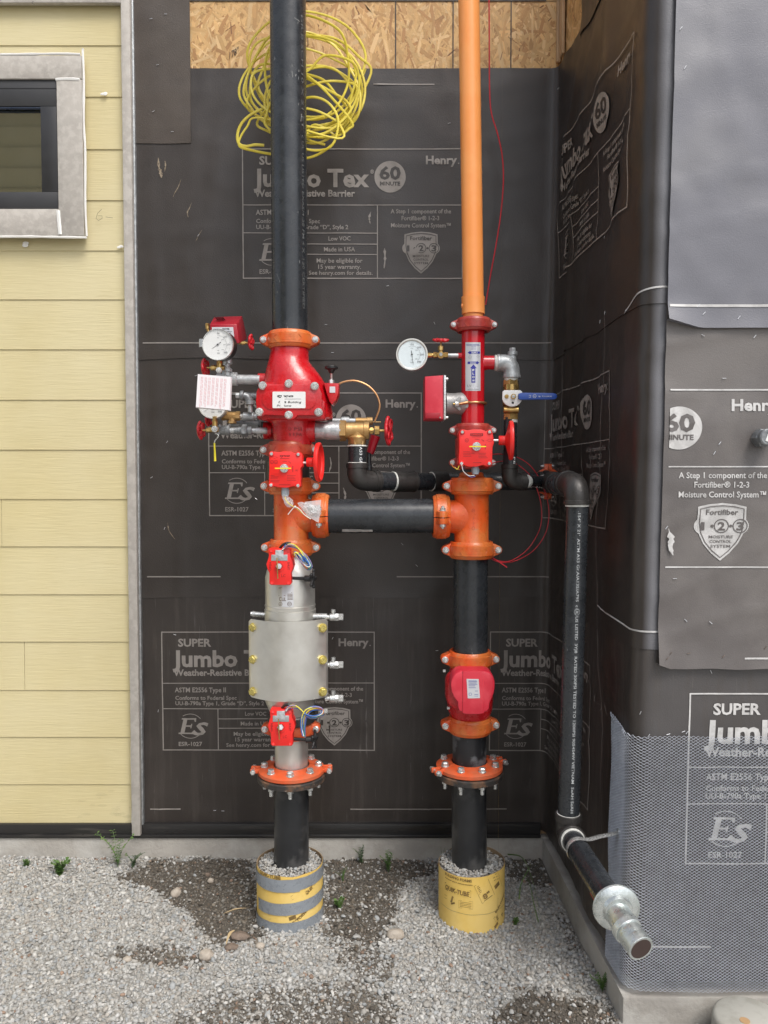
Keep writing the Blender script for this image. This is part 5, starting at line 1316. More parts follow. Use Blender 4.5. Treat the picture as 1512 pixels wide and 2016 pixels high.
tl = tee(573.5, 968, 1066, 1, 'left orange pipe tee under the red valve box with the crumpled bag', 626, 1015)
tr_ = tee(928, 970, 1070, -1, 'right orange pipe tee with faint cast marks and a branch to the left', 872, 1017)
cm_ = cylmap(928, YP, 33.8 * k0, lift=.0008)
decal([stroke(circ(932, 1005, 3, 16), .6, True), stroke(circ(932, 1040, 3, 16), .6, True), fit('N', 930.5, 933.5, 1006.5, 3, 0), fit('115', 911, 916, 1028, 5, 0), fit('2', 930.5, 933.5, 1022, 4, 0), fit('2', 930.5, 933.5, 1031, 4, 0)], cm_, 'cast_mark', 'orange_dark', tr_)
decal([fit('115', 577, 583, 1022, 4, 0)], cylmap(573.5, YP, 33.8 * k0, lift=.0008), 'cast_mark', 'orange_dark', tl)

# --- stainless backflow assembly
bf = TH('backflow_preventer', 'brushed stainless backflow preventer with a bolted curved cover plate', 'backflow preventer', 571, 1512)
k = k0; p = W(573, 1512)
def zf(py, r): return W(573, py, YP - r * k0).z - p.z
b = B(); b.lathe(p, (0, 0, 1), [(zf(1208, 50), 46 * k), (zf(1206, 50), 49 * k), (zf(1198, 50), 50 * k), (zf(1197, 49), 49 * k), (zf(1142, 49), 49 * k), (zf(1128, 44), 46 * k), (zf(1116, 36), 40 * k), (zf(1100, 35), 36 * k), (zf(1076, 35), 35 * k)], 56)
b.lathe(p, (0, 0, 1), [(zf(1416, 44), 40 * k), (zf(1400, 49), 47 * k), (zf(1392, 50), 50.5 * k), (zf(1225, 50), 50.5 * k), (zf(1207, 51), 50.5 * k), (zf(1206, 50), 47 * k)], 56)
b.done('body', 'stainless', bf)
b = B(); b.cyl(W(574, 1402), W(574, 1420), 47 * k, ch=.004); b.done('valve_disc_body', 'black_iron', bf)
b = B(); b.cyl(W(573.5, 1420), W(574, 1520), 33.2 * k); b.done('spool', 'stainless', bf)
# cover plate
b = B(); R = []; zt_, zb_ = W(569, 1218, 2.42).z, W(569, 1371, 2.42).z; xa, xb = W(490, 1290, 2.42).x, W(645.5, 1290, 2.42).x; n = 32
fr, bk = [], []
for i in range(n + 1):
    u = -1 + 2 * i / n; y = 2.42 - .062 * (1 - u * u) ** 1.0; x = (xa + xb) / 2 + (xb - xa) / 2 * u; c = max(0, (abs(u) - .93) / .07); dz = .009 * (1 - math.sqrt(max(0, 1 - c * c)))
    fr.append((V((x, y, zt_ - dz)), V((x, y, zb_ + dz)))); bk.append((V((x, y + .005, zt_ - dz)), V((x, y + .005, zb_ + dz))))
rings = [[fr[i][0], fr[i][1], bk[i][1], bk[i][0]] for i in range(n + 1)]
b.loft(rings); b.done('cover_plate', 'stainless', bf, ang=50)
for i, (x, y) in enumerate(((499, 1235), (635, 1236), (499, 1298), (635, 1299), (499, 1361), (635, 1362))):
    b = B(); u = (x - 568) / 78; yy = 2.42 - .062 * (1 - u * u); sg = -1 if x < 568 else 1; dn = V((sg * .42, -1, 0)).normalized(); q = W(x, y, yy)
    b.cyl(q, q + dn * .003, 9.0 * k, ch=.0006); b.hexa(q + dn * .003, q + dn * .012, 7.4 * k, .12, rs.uniform(0, 1)); b.done('cover_bolt', 'zinc_yellow', bf)
b = B(); b.pc(500, 1209, 527, 1211, 5.4, YP + .01, ch=.5); b.ph(494, 1208.5, 502, 1209, 4.6, YP + .01, rot=.4); b.pc(497, 1209, 503, 1209, 6, YP + .01, ch=.4); b.pc(614, 1214, 644, 1214, 6.5, YP - .02); b.done('side_port', 'zinc', bf)
for x, y in ((659, 1215), (661, 1309), (659, 1375)):
    b = B(); Yt = 2.43; b.pc(640, y, 654, y, 4.6, Yt); b.pc(649, y, 661, y, 7.4, Yt, ch=1); b.ph(660, y, 667, y, 8, Yt, rot=.4); b.ph(667, y, 676, y, 7.2, Yt, rot=.1); b.pc(656, y - 14, 656, y - 4, 2.6, Yt); b.ph(656, y - 15, 656, y - 9, 4.6, Yt); b.cyl(W(653, y, Yt - .01), W(653, y, Yt - .018), .004, seg=12); b.done('test_cock', 'zinc', bf)
b = B(); b.pc(630, 1400, 641, 1400, 4, 2.44); b.ph(638, 1400, 645, 1400, 5, 2.44); b.done('side_port', 'zinc', bf)
b = B(); b.prism([cylmap(573, YP, 49 * k, lift=.0003)(x, y) for x, y in ((547, 1152), (577, 1152), (577, 1194), (547, 1194))], (0, .0004, 0)); b.bm.free(); 
cmap = cylmap(573, YP, 49 * k, lift=.0006)
decal([rect(546, 1153, 578, 1195)], cmap, 'rating_plate', 'silver_label', bf, (4, 8))
it = [rect(548, y, 548 + w_, y + .9) for y, w_ in ((1156, 7), (1158.5, 5), (1166, 27), (1169, 25), (1172, 14))] + [rect(566, 1169 + i * 2.6, 576, 1170.2 + i * 2.6) for i in range(5)]
it += [fit('C', 549, 554, 1183, 8, .02), fit('UL', 555, 563, 1183, 7, .02), stroke(circ(552, 1189, 3.5, 14), .8, True), stroke(circ(570, 1189, 4, 14), .8, True), fit('FM', 567, 573, 1191, 3.4, .0), fit('W', 550, 554, 1191, 3, 0)]
decal(it, cylmap(573, YP, 49 * k, lift=.0012), 'rating_print', 'rock_brown', bf)
# indicator boxes with levers and wire looms
def indicator(px, py, label, bundle):
    t = thing('valve_indicator', label, 'valve indicator', W(px, py + 37, 2.36), 'red indicator boxes on the stainless assembly')
    x0, y0 = px - 26, py - 37; Yi = 2.345
    o = [(x0 + 5, y0), (x0 + 45, y0), (x0 + 47, y0 + 3), (x0 + 47, y0 + 15), (x0 + 51, y0 + 25), (x0 + 53, y0 + 34), (x0 + 51, y0 + 42), (x0 + 48, y0 + 48), (x0 + 49, y0 + 68), (x0 + 46, y0 + 72), (x0 + 8, y0 + 72), (x0 + 5, y0 + 69), (x0 + 5, y0 + 48), (x0 + 1, y0 + 40), (x0 - 1, y0 + 31), (x0 + 2, y0 + 22), (x0 + 4, y0 + 15), (x0 + 3, y0 + 3)]
    b = B(); b.pp(o, Yi, Yi + .05, .003); b.done('case', 'red_bright', t)
    b = B(); b.prism([W(x, y, Yi - .0015) for x, y in ((x0 + 17, y0 + 3), (x0 + 33, y0 + 3), (x0 + 33, y0 + 12), (x0 + 41, y0 + 12), (x0 + 41, y0 + 24), (x0 + 9, y0 + 24), (x0 + 9, y0 + 12), (x0 + 17, y0 + 12))], (0, .002, 0), .0004); b.done('bracket_plate', 'galv', t)
    b = B()
    for x, y in ((x0 + 9, y0 + 5), (x0 + 43, y0 + 5), (x0 + 10, y0 + 68), (x0 + 43, y0 + 68)): b.cyl(W(x, y, Yi + .001), W(x, y, Yi - .002), .0042, ch=.0006)
    b.lathe(W(x0 + 25, y0 + 35, Yi), (0, -1, 0), [(0, 9.5 * k0), (.003, 9.5 * k0), (.003, 7 * k0), (0, 6.8 * k0)], 32, cap=False); b.done('boss', 'red_bright', t)
    b = B(); b.ph(x0 + 24, y0 + 35, x0 + 24.01, y0 + 35, .01); b.hexa(W(x0 + 24, y0 + 35, Yi), W(x0 + 24, y0 + 35, Yi - .010), 6 * k0, .15, .3); b.done('shaft_nut', 'galv', t)
    b = B(); b.tube([W(x0 + 20, y0 + 18, Yi - .014), W(x0 + 21, y0 + 38, Yi - .016), W(x0 + 22, y0 + 59, Yi - .012)], 1.3 * k0, 8, 3, flat=.8); b.done('pointer', 'brass', t)
    decal([fit('SHUT', 0, 16, 0, 4, .01)], lambda x, y: W(x0 + 41 - y * 1, y0 + 26 + x, Yi - .0006), 'lettering', 'mark_red_dark', t)
    decal([fit('OPEN', 0, 16, 0, 4, .01)], lambda x, y: W(x0 + 9 + y * 1, y0 + 43 - x, Yi - .0006), 'lettering', 'mark_red_dark', t)
    decal([fit('LC', x0 + 29, x0 + 37, y0 + 56, 5, .0)], lambda x, y: W(x, y, Yi - .0006), 'lettering', 'mark_red_dark', t)
    b = B(); b.pc(x0 + 48, y0 + 58, x0 + 78, y0 + 59, 3.2, Yi + .03); b.pc(x0 + 74, y0 + 59, x0 + 86, y0 + 59, 6.2, Yi + .03, ch=.8); b.done('shaft', 'black_plastic', t)
    b = B(); c = W(x0 + 91, y0 + 60, Yi + .03); ax, u, v = frame((1, -.18, 0)); kk = K(Yi)
    b.cyl(c - ax * 4 * kk, c + ax * 3 * kk, 7 * kk, ch=.6 * kk)
    for i in range(5):
        a = 2 * PI * i / 5 + .5; d = u * math.cos(a) + v * math.sin(a); b.tube([c + d * 3 * kk, c + d * 11 * kk, c + d * 17 * kk], 3.0 * kk, 8, 3); b.ball(c + d * 17 * kk, 4.2 * kk, (.8, 1, 1), 2)
    b.done('handwheel', 'black_plastic', t)
    b = B(); b.tube([W(x0 + 26, y0 + 0, Yi + .02), W(x0 + 30, y0 - 6, Yi + .01), W(x0 + 38, y0 - 10, Yi), W(x0 + 46, y0 - 9, Yi)], 2.6 * k0, 8, 5); b.cyl(W(x0 + 39, y0 - 9, Yi - .002), W(x0 + 47, y0 - 8, Yi - .002), 4.6 * k0); b.done('cable_collar', 'black_plastic', t)
    return t
indicator(551, 1117, 'upper red indicator box on the stainless assembly with coloured wires above', None)
indicator(554, 1434, 'lower red indicator box below the stainless cover plate', None)
def loom(label, base, loops, Y, seed):
    t = thing('wire_bundle', label, 'wires', W(base[0], base[1], Y), 'looped bundles of coloured wires')
    r = random.Random(seed); cols = ['wire_blue', 'wire_yellow', 'wire_violet', 'wire_white', 'wire_blue', 'wire_yellow', 'wire_orange', 'wire_green', 'wire_violet', 'wire_blue']
    for i, c in enumerate(cols):
        b = B(); o = (i - 4.5)
        P = [W(x + o * dx + r.uniform(-.8, .8), y + o * dy + r.uniform(-.8, .8), Y + .004 * math.sin(i * 1.7 + j) + .0006 * i) for j, (x, y, dx, dy) in enumerate(loops)]
        b.tube(P, 1.05 * k0, 6, 6); b.done('wire', c, t)
loom('bundle of coloured wires looping beside the upper red indicator box', (600, 1120), [(556, 1083, .1, .3), (566, 1074, .2, .5), (580, 1075, .3, .6), (592, 1084, .7, .4), (603, 1098, 1.0, .1), (611, 1113, .7, .5), (606, 1118, .4, 1.0), (596, 1110, .7, .9), (584, 1096, .9, .5), (583, 1088, .6, .4), (592, 1094, 1, .2), (602, 1108, .9, .4)], 2.335, 2)
loom('bundle of coloured wires curled beside the lower red indicator box', (600, 1450), [(562, 1400, .1, .3), (570, 1392, .2, .5), (583, 1392, .3, .6), (596, 1400, .8, .5), (604, 1409, .6, .8), (618, 1412, .3, .7), (633, 1407, .5, .5), (635, 1397, .4, .6), (620, 1394, .2, .8), (606, 1400, .8, .7), (598, 1413, 1.1, .3), (596, 1432, 1.0, .1), (599, 1450, .5, .3)], 2.335, 6)

# --- flanges above the tube forms
def flange(px, yt, label, a0, lug, Rr):
    t = thing('pipe_flange', label, 'pipe flange', W(px, 1545), 'orange split flanges above the tube forms')
    c = W(px, 1500); R = Rr * k0; zt_ = W(px, yt, YP - R).z; th = .019; q = V((c.x, YP, zt_ - th))
    for s_ in (0, 1):
        b = B(); pr = [(0, 35 * k0), (0, R - .002), (.002, R), (th * .62, R), (th * .72, R - .003), (th, R - .012), (th, 48 * k0), (th + .006, 42 * k0), (th + .006, 35.5 * k0)]
        b.lathe(q, (0, 0, 1), pr, 30, a0=lug + s_ * PI + .015, a1=lug + (s_ + 1) * PI - .015)
        for e in (0, 1):
            a = lug + (s_ + e) * PI + (.07 if e == 0 else -.07) ; d = V((math.cos(a), math.sin(a), 0)); sd = V((-math.sin(a), math.cos(a), 0)) * (1 if e == 0 else -1)
            m_ = Matrix((d, sd, V((0, 0, 1)))).transposed(); b.box(q + d * (R + .008) + V((0, 0, .0085)) + sd * .004, (.034, .011, .0155), .003, m_)
        b.done('flange_half', 'orange_bright', t)
    for e in (0, 1):
        a = lug + e * PI; d = V((math.cos(a), math.sin(a), 0)); sd = V((-math.sin(a), math.cos(a), 0)); z = V((0, 0, .0085)); b = B()
        b.cyl(q + d * (R + .015) + z - sd * .034, q + d * (R + .015) + z + sd * .034, .0048, seg=14)
        for sg in (-1, 1): b.hexa(q + d * (R + .015) + z + sd * sg * .017, q + d * (R + .015) + z + sd * sg * .027, .0088, .15)
        b.done('lug_bolt', 'zinc', t)
    b = B(); pr = [(-.024, 36 * k0), (-.026, R - .006), (-.022, R + .002), (-.006, R + .003), (-.003, R - .001), (-.003, 36 * k0)]; b.lathe(q, (0, 0, 1), pr, 56)
    b.lathe(q, (0, 0, 1), [(-.027, 36 * k0), (-.027, 44 * k0), (-.038, 37 * k0)], 48); b.done('lower_flange', 'old_flange', t)
    for i in range(8):
        a = -PI / 2 + a0 + i * PI / 4; d = V((math.cos(a), math.sin(a), 0)); o = q + d * (R - 12.5 * k0); b = B()
        b.cyl(o + V((0, 0, th - .001)), o + V((0, 0, th + .002)), .0125, ch=.0006, seg=20); b.hexa(o + V((0, 0, th + .002)), o + V((0, 0, th + .013)), .0108, .14, i * .7)
        b.cyl(o + V((0, 0, -.026)), o + V((0, 0, -.054)), .0062, seg=12, ch=.001); b.hexa(o + V((0, 0, -.036)), o + V((0, 0, -.0262)), .0105, .1, i * .4); b.done('flange_bolt', 'zinc', t)
flange(574, 1533, 'orange split flange under the stainless assembly above the taped tube', .07, PI * 1.015, 66)
flange(924, 1526, 'orange split flange above the untaped yellow tube', PI / 8 - .02, PI * 1.13, 66)

# --- tube forms
def form(i, px, label, m_extra):
    cx, Yt = TUBES[i]; R = 66 * k0 * 1.0; t = thing('tube_form', label, 'tube form', (cx, Yt, 0), 'yellow cardboard tube forms round the pipes')
    ztop = W(px, 1728, Yt - R).z; b = B(); n = 60; outer, inner = [], []; rings = []
    hh = lambda a: ztop + .0025 * noise.noise(V((math.cos(a) * 2, math.sin(a) * 2, i))) + (.006 * math.cos(a) if i == 1 else .002)
    for f in (0, 1, 2):
        L = []
        for j in range(n):
            a = 2 * PI * j / n; wob = 1 + .006 * noise.noise(V((math.cos(a) * 1.5, math.sin(a) * 1.5, i + 3)))
            r = (R if f < 2 else R - .0024) * wob; z = -.05 if f in (0, 3) else hh(a)
            L.append(V((cx + r * math.cos(a), Yt + r * math.sin(a), z)))
        rings.append(L)
    b.loft(rings[:2], cap=False); b.done('card_wall', 'tube_card', t)
    lo = [V((p.x, p.y, ztop - .05)) for p in rings[2]]; b = B(); b.loft([rings[1], rings[2], lo], cap=False); b.done('inner_wall', 'tube_edge', t)
    X, Y = field(cx - R, cx + R, Yt - R, Yt + R, .0078, .003, .006, lambda x, y: .054 ** 2 < (x - cx) ** 2 + (y - Yt) ** 2 < (R - .006) ** 2)
    z_ = [ztop - .006 + .008 * noise.noise(V((x * 14, y * 14, i))) + .010 * (1 - math.hypot(x - cx, y - Yt) / R) + rng.uniform(-.003, .004) for x, y in zip(X, Y)]
    C = LIGHT[rng.integers(0, len(LIGHT), len(X))] * rng.uniform(.75, 1.12, (len(X), 1)); o = stones('gravel_fill', np.array(X), np.array(Y), np.array(z_), rng.uniform(.0042, .0082, len(X)), C, t); o['kind'] = 'stuff'
    b = B(); b.lathe((cx, Yt, ztop - .012), (0, 0, 1), [(0, R - .005), (.001, R - .006)], n); b.done('fill_bed', 'concrete', t)
    return t, cx, Yt, R, ztop
t_, cx, Yt, R, ztop = form(0, 571, 'yellow cardboard tube form banded with grey duct tape', None)
def band(a0, a1, z0, z1, w_, name='tape_band'):
    """tape round the tube between angles (0 = towards the camera)"""
    b = B(); n = 50; m_ = 8; G_ = []
    for j in range(m_ + 1):
        row = []
        for i in range(n + 1):
            q = i / n; a = a0 + (a1 - a0) * q; z = z0 + (z1 - z0) * q + w_ * (j / m_ - .5); z += .0012 * noise.noise(V((a * 5, j * .05, 3)))
            r = R * 1.006 + .0013 + .0016 * abs(noise.noise(V((a * 14 + z * 30, z * 70, 7)))) ; row.append(b.bm.verts.new((cx + r * math.sin(a), Yt - r * math.cos(a), z)))
        G_.append(row)
    for j in range(m_):
        for i in range(n): b.bm.faces.new((G_[j][i], G_[j][i + 1], G_[j + 1][i + 1], G_[j + 1][i]))
    b.done(name, 'duct_tape', t_, recalc=False)
zq = lambda py: W(571, py, Yt - R).z
band(-1.9, .42, zq(1746), zq(1746) + .002, .040); band(-.62, 1.9, zq(1748) + .004, zq(1748) + .014, .038)
band(-1.02, 1.9, zq(1794), zq(1794) + .016, .038); band(-1.9, 1.9, zq(1833), zq(1833) + .014, .038)
def on_tube(cx, Yt, R, lift=.0009):
    def f(x, y): a = x / R; r = R * 1.006 + lift; return V((cx + r * math.sin(a), Yt - r * math.cos(a), y))
    return f
ft = on_tube(cx, Yt, R)
def rot2(item, ang, ox, oy):
    vs, fs = item; c, s = math.cos(ang), math.sin(ang); return [(ox + x * c - y * s, oy + x * s + y * c) for x, y in vs], fs
zz = lambda py: zq(py)
decal([rot2(fit('QUIK-TUBE', 0, .085, 0, .012, .04, down=False), .0, -.100, zz(1737) + .008)], ft, 'tube_print', 'tube_print', t_)
decal([rot2(fit('QUIK', 0, .03, 0, .012, .05, .2, False), .45, .066, zz(1768)), rot2(stroke([(0, 0), (.05, 0), (.05, .012), (0, .012)], .0008, True), .4, .020, zz(1772)), rot2(fit('FORMS', 0, .040, 0, .009, .05, 0, False), .62, .038, zz(1815)), rot2(fit('BUILDING', 0, .04, 0, .005, .03, 0, False), .62, .022, zz(1818)),
       rot2(stroke([(0, 0), (.06, 0), (.06, .016), (0, .016)], .0008, True), .25, -.055, zz(1814)), rot2(rect(.0, .002, .022, .014), .25, .012, zz(1814))], ft, 'tube_print', 'tube_print', t_)
u_, cx, Yt, R, ztop = form(1, 928, 'yellow cardboard tube form printed with black lettering, no tape', None)
ft = on_tube(cx, Yt, R); zq = lambda py: W(928, py, Yt - R).z
LL = -.112
decal([fit('BUILDING FORMS', LL + .006, -.011, zq(1737), .0085, .05, down=False), fit('Formas para construcción', LL + .008, -.009, zq(1743.5), .0042, .03, down=False), rot2(stroke([(0, 0), (.092, 0), (.092, .021), (0, .021)], .0016, True), -.02, LL + .006, zq(1766)),
       rot2(fit('QUIK-TUBE', 0, .086, 0, .0150, .07, .15, False), -.02, LL + .008, zq(1764)), stroke([(-.052, zq(1776)), (-.008, zq(1775)), (-.008, zq(1790)), (-.052, zq(1791))], .0007, True)] +
      [rect(-.048, zq(1779 + i * 3), -.012, zq(1779 + i * 3) + .0012) for i in range(4)] + [rot2(rect(0, 0, .006, .022), -.3, -.082, zq(1785)), rot2(rect(0, 0, .016, .005), .5, -.078, zq(1790)), rect(-.108, zq(1778), -.096, zq(1778) + .001), rect(-.108, zq(1784), -.098, zq(1784) + .001)], ft, 'tube_print', 'tube_print', u_)
A_ = .42; ox, oy = .022, zq(1777) - .004
decal([rot2(stroke([(0, 0), (.088, 0), (.088, .062), (0, .062)], .0012, True), A_, ox, oy), rot2(stroke([(0, .030), (.088, .030)], .0009), A_, ox, oy), rot2(stroke([(.048, 0), (.048, .062)], .0009), A_, ox, oy), rot2(fit('8"', .010, .036, .009, .017, .08, 0, False), A_, ox, oy), rot2(rect(.058, .012, .080, .026), A_, ox, oy)] +
      [rot2(rect(.006, .034 + i * .0052, .082 - .01 * (i % 2), .0358 + i * .0052), A_, ox, oy) for i in range(5)] + [rot2(rect(.008, .003, .040, .005), A_, ox, oy)], ft, 'tube_print', 'tube_print', u_)
decal([rot2(fit('BUILDING', 0, .07, 0, .008, .06, 0, False), .62, .072, zq(1806)), rot2(fit('QUIK', 0, .06, 0, .018, .07, .1, False), .62, .080, zq(1822)), rot2(stroke([(0, 0), (.08, 0), (.08, .026), (0, .026)], .0014, True), .62, .078, zq(1828)), rot2(rect(0, 0, .018, .010), .62, .070, zq(1836)), rot2(fit('P', 0, .009, 0, .012, .05, 0, False), .62, .108, zq(1822))], ft, 'tube_print', 'tube_print', u_)
decal([stroke([(-.13 + i * .01, zq(1801) + .0005 * math.sin(i)) for i in range(26)], .0009)], ft, 'crease', 'pencil', u_)

# --- right red spool, label, bosses
sp = TH('red_spool', 'glossy red pipe spool with a silver flow label', 'pipe', 931, 840)
b = B(); a, c = W(931.5, 650), W(930.5, 840); b.lathe(a, c - a, [((c - a).length * i / 8, 22.6 * k0) for i in range(9)], 44); b.done('pipe_wall', 'red_gloss', sp)
b = B(); b.pc(915, 700, 901, 700, 7, r2=4.5); b.pc(904, 700, 899, 700, 5, ch=.6); b.pc(940, 716, 958, 716, 15, YP, r2=12.5); b.pc(950, 714, 976, 714, 13.6, ch=.8); b.done('outlet_boss', 'red_gloss', sp)
cs = cylmap(931, YP, 22.6 * k0, lift=.0006); cs2 = cylmap(931, YP, 22.6 * k0, lift=.0011)
decal([rect(917, 674, 946.5, 769.5)], cs, 'flow_label', 'silver_label', sp, (2, 20))
decal([fit('FLOOR CONTROL', 919, 944.5, 680.5, 2.8, .02), cen('VALVE', 932, 9, 684, 2.3, .0), cen('UCV-0-15', 932, 10, 688, 2, .0), poly([(921, 694.3), (926, 690.5), (926, 692), (945, 692), (945, 696.6), (926, 696.6), (926, 698)]), poly([(944, 714), (939, 710.5), (939, 712), (921, 712), (921, 716.6), (939, 716.6), (939, 718)]),
       poly([(932, 717.5), (938.5, 725), (935.8, 725), (935.8, 753.5), (928, 753.5), (928, 725), (925.5, 725)])], cs2, 'flow_arrow', 'mark_blue', sp, (1.5, 0))
decal([fit('SUPPLY', 928, 941, 696, 2.6, .05), fit('DRAIN', 926, 937, 716, 2.6, .05), fit('F', 930, 934, 731, 4.4, .05), fit('L', 930, 933.6, 737.5, 4.4, .05), fit('O', 929.6, 934.4, 744.5, 4.4, .05), fit('W', 929.3, 934.7, 751.5, 4.4, .05)], cylmap(931, YP, 22.6 * k0, lift=.0016), 'flow_lettering', 'mark_white', sp)
decal([fit('LV', 920.5, 928.5, 762, 5, .03), fit('Made in Canada', 921, 943.5, 767.5, 2, .02), stroke(circ(925.5, 703, 2.9, 14), .5, True), fit('UL', 924, 927, 704, 2, 0), stroke([(938, 702), (941, 700), (944, 702), (941, 704)], .5, True), rect(932, 758, 943, 758.4), rect(936, 761, 943, 761.4)], cs2, 'label_print', 'mark_grey', sp)
g3 = TH('needle_valve', 'brass three-way gauge valve with red handwheel left of the red spool', 'valve', 866, 707, 2.42)
b = B(); b.ph(842, 699, 850, 699, 4.6, 2.43); b.pc(848, 699, 858, 699, 3.4, 2.43); b.ph(853, 699, 861, 699, 5.8, 2.43, .3); b.pc(858, 699, 882, 699, 4.4, 2.43); b.ph(874, 699, 882, 699, 5.4, 2.43, .3); b.cyl(W(868, 699, 2.44), W(868, 699, 2.415), 6.5 * k0, ch=.001); b.pc(868, 699, 868, 686, 3.4, 2.43); b.ph(868, 690, 868, 681.5, 5.6, 2.43); b.pc(868, 684, 868, 672, 1.5, 2.43); b.done('valve_body', 'brass', g3)
b = B(); b.hexa(W(868, 697.5, 2.415), W(868, 697.5, 2.409), .0058); b.pc(881, 700, 902, 700, 4.4, 2.44); b.done('nipple', 'galv', g3)
wheel(868, 670, 13, None, (0.02, -.25, 1), 2.43, parent=g3, tubr=3.0)

fs = TH('flow_switch', 'red flow switch box clamped to the red spool with a brass U-bolt', 'switch', 860, 826)
b = B(); f0 = [(836.5, 741), (873, 738.5), (874, 825), (836.5, 824.5)]; b.pp(f0, 2.40, 2.50, .004); b.done('cover', 'red_pink', fs)
b = B(); b.pp([(873.8, 738), (878, 739), (878, 825.5), (873.8, 826)], 2.395, 2.505, .001); b.done('base_plate', 'zinc', fs)
b = B(); b.pb(837.5, 812.5, 867, 824, 2.3975, 2.41, .001); b.done('cover_foot', 'red_dark', fs)
b = B()
for y in (746, 822): b.pc(877, y, 882, y, 2.8, 2.41); 
b.cyl(W(866.5, 822, 2.40), W(866.5, 822, 2.396), .0022, seg=10); b.done('screws', 'zinc', fs)
b = B(); secs = []
for x, r in ((878, 21.5), (884, 20.5), (895, 20.5), (903, 21.5), (908, 21.8), (914, 20.5), (921, 17), (924, 14)):
    c = W(x, 795, YP); secs.append([V((c.x, YP + math.cos(2 * PI * j / 24) * r * .92 * k0 - .004, c.z + math.sin(2 * PI * j / 24) * r * k0)) for j in range(24)])
b.loft(secs); b.pp([(892, 793), (905, 780), (908, 783), (903, 796), (908, 806), (905, 809), (892, 799)], YP - .040, YP - .02, .002)
b.lathe(W(916, 795, YP - .024), (0, -1, 0), [(0, 9.5 * k0), (.006, 9.5 * k0), (.008, 8 * k0)], 24); b.done('saddle', 'cast_grey', fs)
b = B(); b.pc(892, 795.5, 905, 795.5, 2, YP - .045); b.done('u_bolt_end', 'brass', fs); b = B(); b.ph(896, 795.5, 903.5, 795.5, 5, YP - .045, .4); b.done('nut', 'zinc', fs)
b = B(); rr_ = 24.5 * k0; c = W(931, 794.5); b.tube([W(905, 795.5, YP - .043)] + [V((c.x + rr_ * 1.04 * math.sin(a), YP - rr_ * math.cos(a), c.z)) for a in [-.55 + i * .28 for i in range(11)]], 2.6 * k0, 10, 4); b.done('u_bolt', 'copper', fs)

fe = TH('pipe_fitting', 'silvery galvanised elbow with a plug on top right of the red spool', 'pipe fitting', 1000, 746)
b = B(); b.pc(972, 714.5, 988, 714.5, 15, ch=1); b.pc(978, 714.5, 984, 714.5, 17, ch=1); b.tube([W(984, 714.5), W(998, 716), W(1006, 726), W(1007, 742)], 16.5 * k0, 22, 8); b.pc(1007, 734, 1007, 744, 17, ch=1); b.pc(1007, 738, 1007, 745, 18, ch=1); b.pc(1009, 712, 1009, 693, 7.5); b.pc(1009, 700, 1009, 692, 9.6, ch=1); b.done('elbow', 'galv', fe)
b = B(); b.ph(1009, 693, 1009, 685, 6.4, rot=.3); b.done('plug', 'galv', fe); b = B(); b.pc(974, 714.5, 979, 714.5, 15.6); b.done('thread_tape', 'thread_tape', fe)
bl = TH('ball_valve', 'brass ball valve with a white plate and blue lever handle', 'valve', 1006, 828)
b = B(); b.ph(1006, 762, 1006, 748, 15.8, rot=.26); b.pc(1006, 770, 1006, 757, 15.5, ch=1); b.pc(1006, 775, 1006, 800, 16.5, ch=2); b.pc(991, 807, 1021, 807, 6.5, 2.425, ch=1); b.pc(1006, 796, 1006, 820, 13.5); b.ph(1006, 826, 1006, 814, 15.4, rot=.26); b.pc(1006, 801, 1006, 808, 16, r2=11); b.done('valve_body', 'brass', bl)
b = B(); b.pc(1006, 750, 1006, 742, 14); b.pc(1006, 832, 1006, 824, 13); b.done('thread_tape', 'thread_tape', bl)
b = B(); o = [(989.5, 771), (993, 768), (1024, 768), (1028, 771), (1029, 779), (1028, 787)] + [(1008.5 + 19.5 * math.cos(math.radians(a)), 783 + 17.5 * math.sin(math.radians(a))) for a in range(15, 166, 15)] + [(989, 786)]
b.pp(o, YP - .042, YP - .037, .001); b.done('indicator_plate', 'white_plate', bl)
b = B(); b.cyl(W(997.5, 780.5, YP - .042), W(997.5, 780.5, YP - .045), 4 * k0); b.cyl(W(1011, 780.5, YP - .042), W(1011, 780.5, YP - .048), 5.2 * k0, ch=.0005); b.done('brass_stud', 'brass', bl)
b = B(); b.hexa(W(1011, 780.5, YP - .048), W(1011, 780.5, YP - .052), 3.6 * k0); b.done('nut', 'zinc', bl); b = B(); b.cyl(W(1009.5, 793, YP - .0422), W(1009.5, 793, YP - .0426), 2.2 * k0); b.done('hole', 'mark_black', bl)
b = B(); b.prism([W(x, y, YP - .052) for x, y in [(1021, 775), (1026, 773), (1088, 773.5)] + [(1090 + 7 * math.cos(math.radians(a)), 780 + 6.3 * math.sin(math.radians(a))) for a in range(-80, 81, 20)] + [(1088, 786.5), (1026, 787), (1021, 785)]], (0, .008, 0), .002); b.done('lever', 'blue_vinyl', bl)
decal([stroke([(1041, 778), (1045, 778), (1045, 782), (1041, 782)], .7), stroke(circ(1052.5, 780, 3.2, 14), .6, True), fit('UL', 1050.5, 1054.5, 781.3, 2.4, .0), fit('AA', 1060, 1064, 782, 3, 0), fit('W.O.G 600 PSI', 1067, 1086, 781.5, 2.4, 0)], flatmap(YP, .0528), 'lever_print', 'mark_white', bl)
t8 = TH('drain_pipe', 'black drain pipe and elbow dropping behind the right red handwheel', 'pipe', 1010, 965)
b = B(); b.pc(1005, 822, 1003.5, 921, 13); b.pc(1030, 948, 1074, 948, 12.2, 2.47, Y1=2.6); b.done('pipe_wall', 'black_pipe', t8)
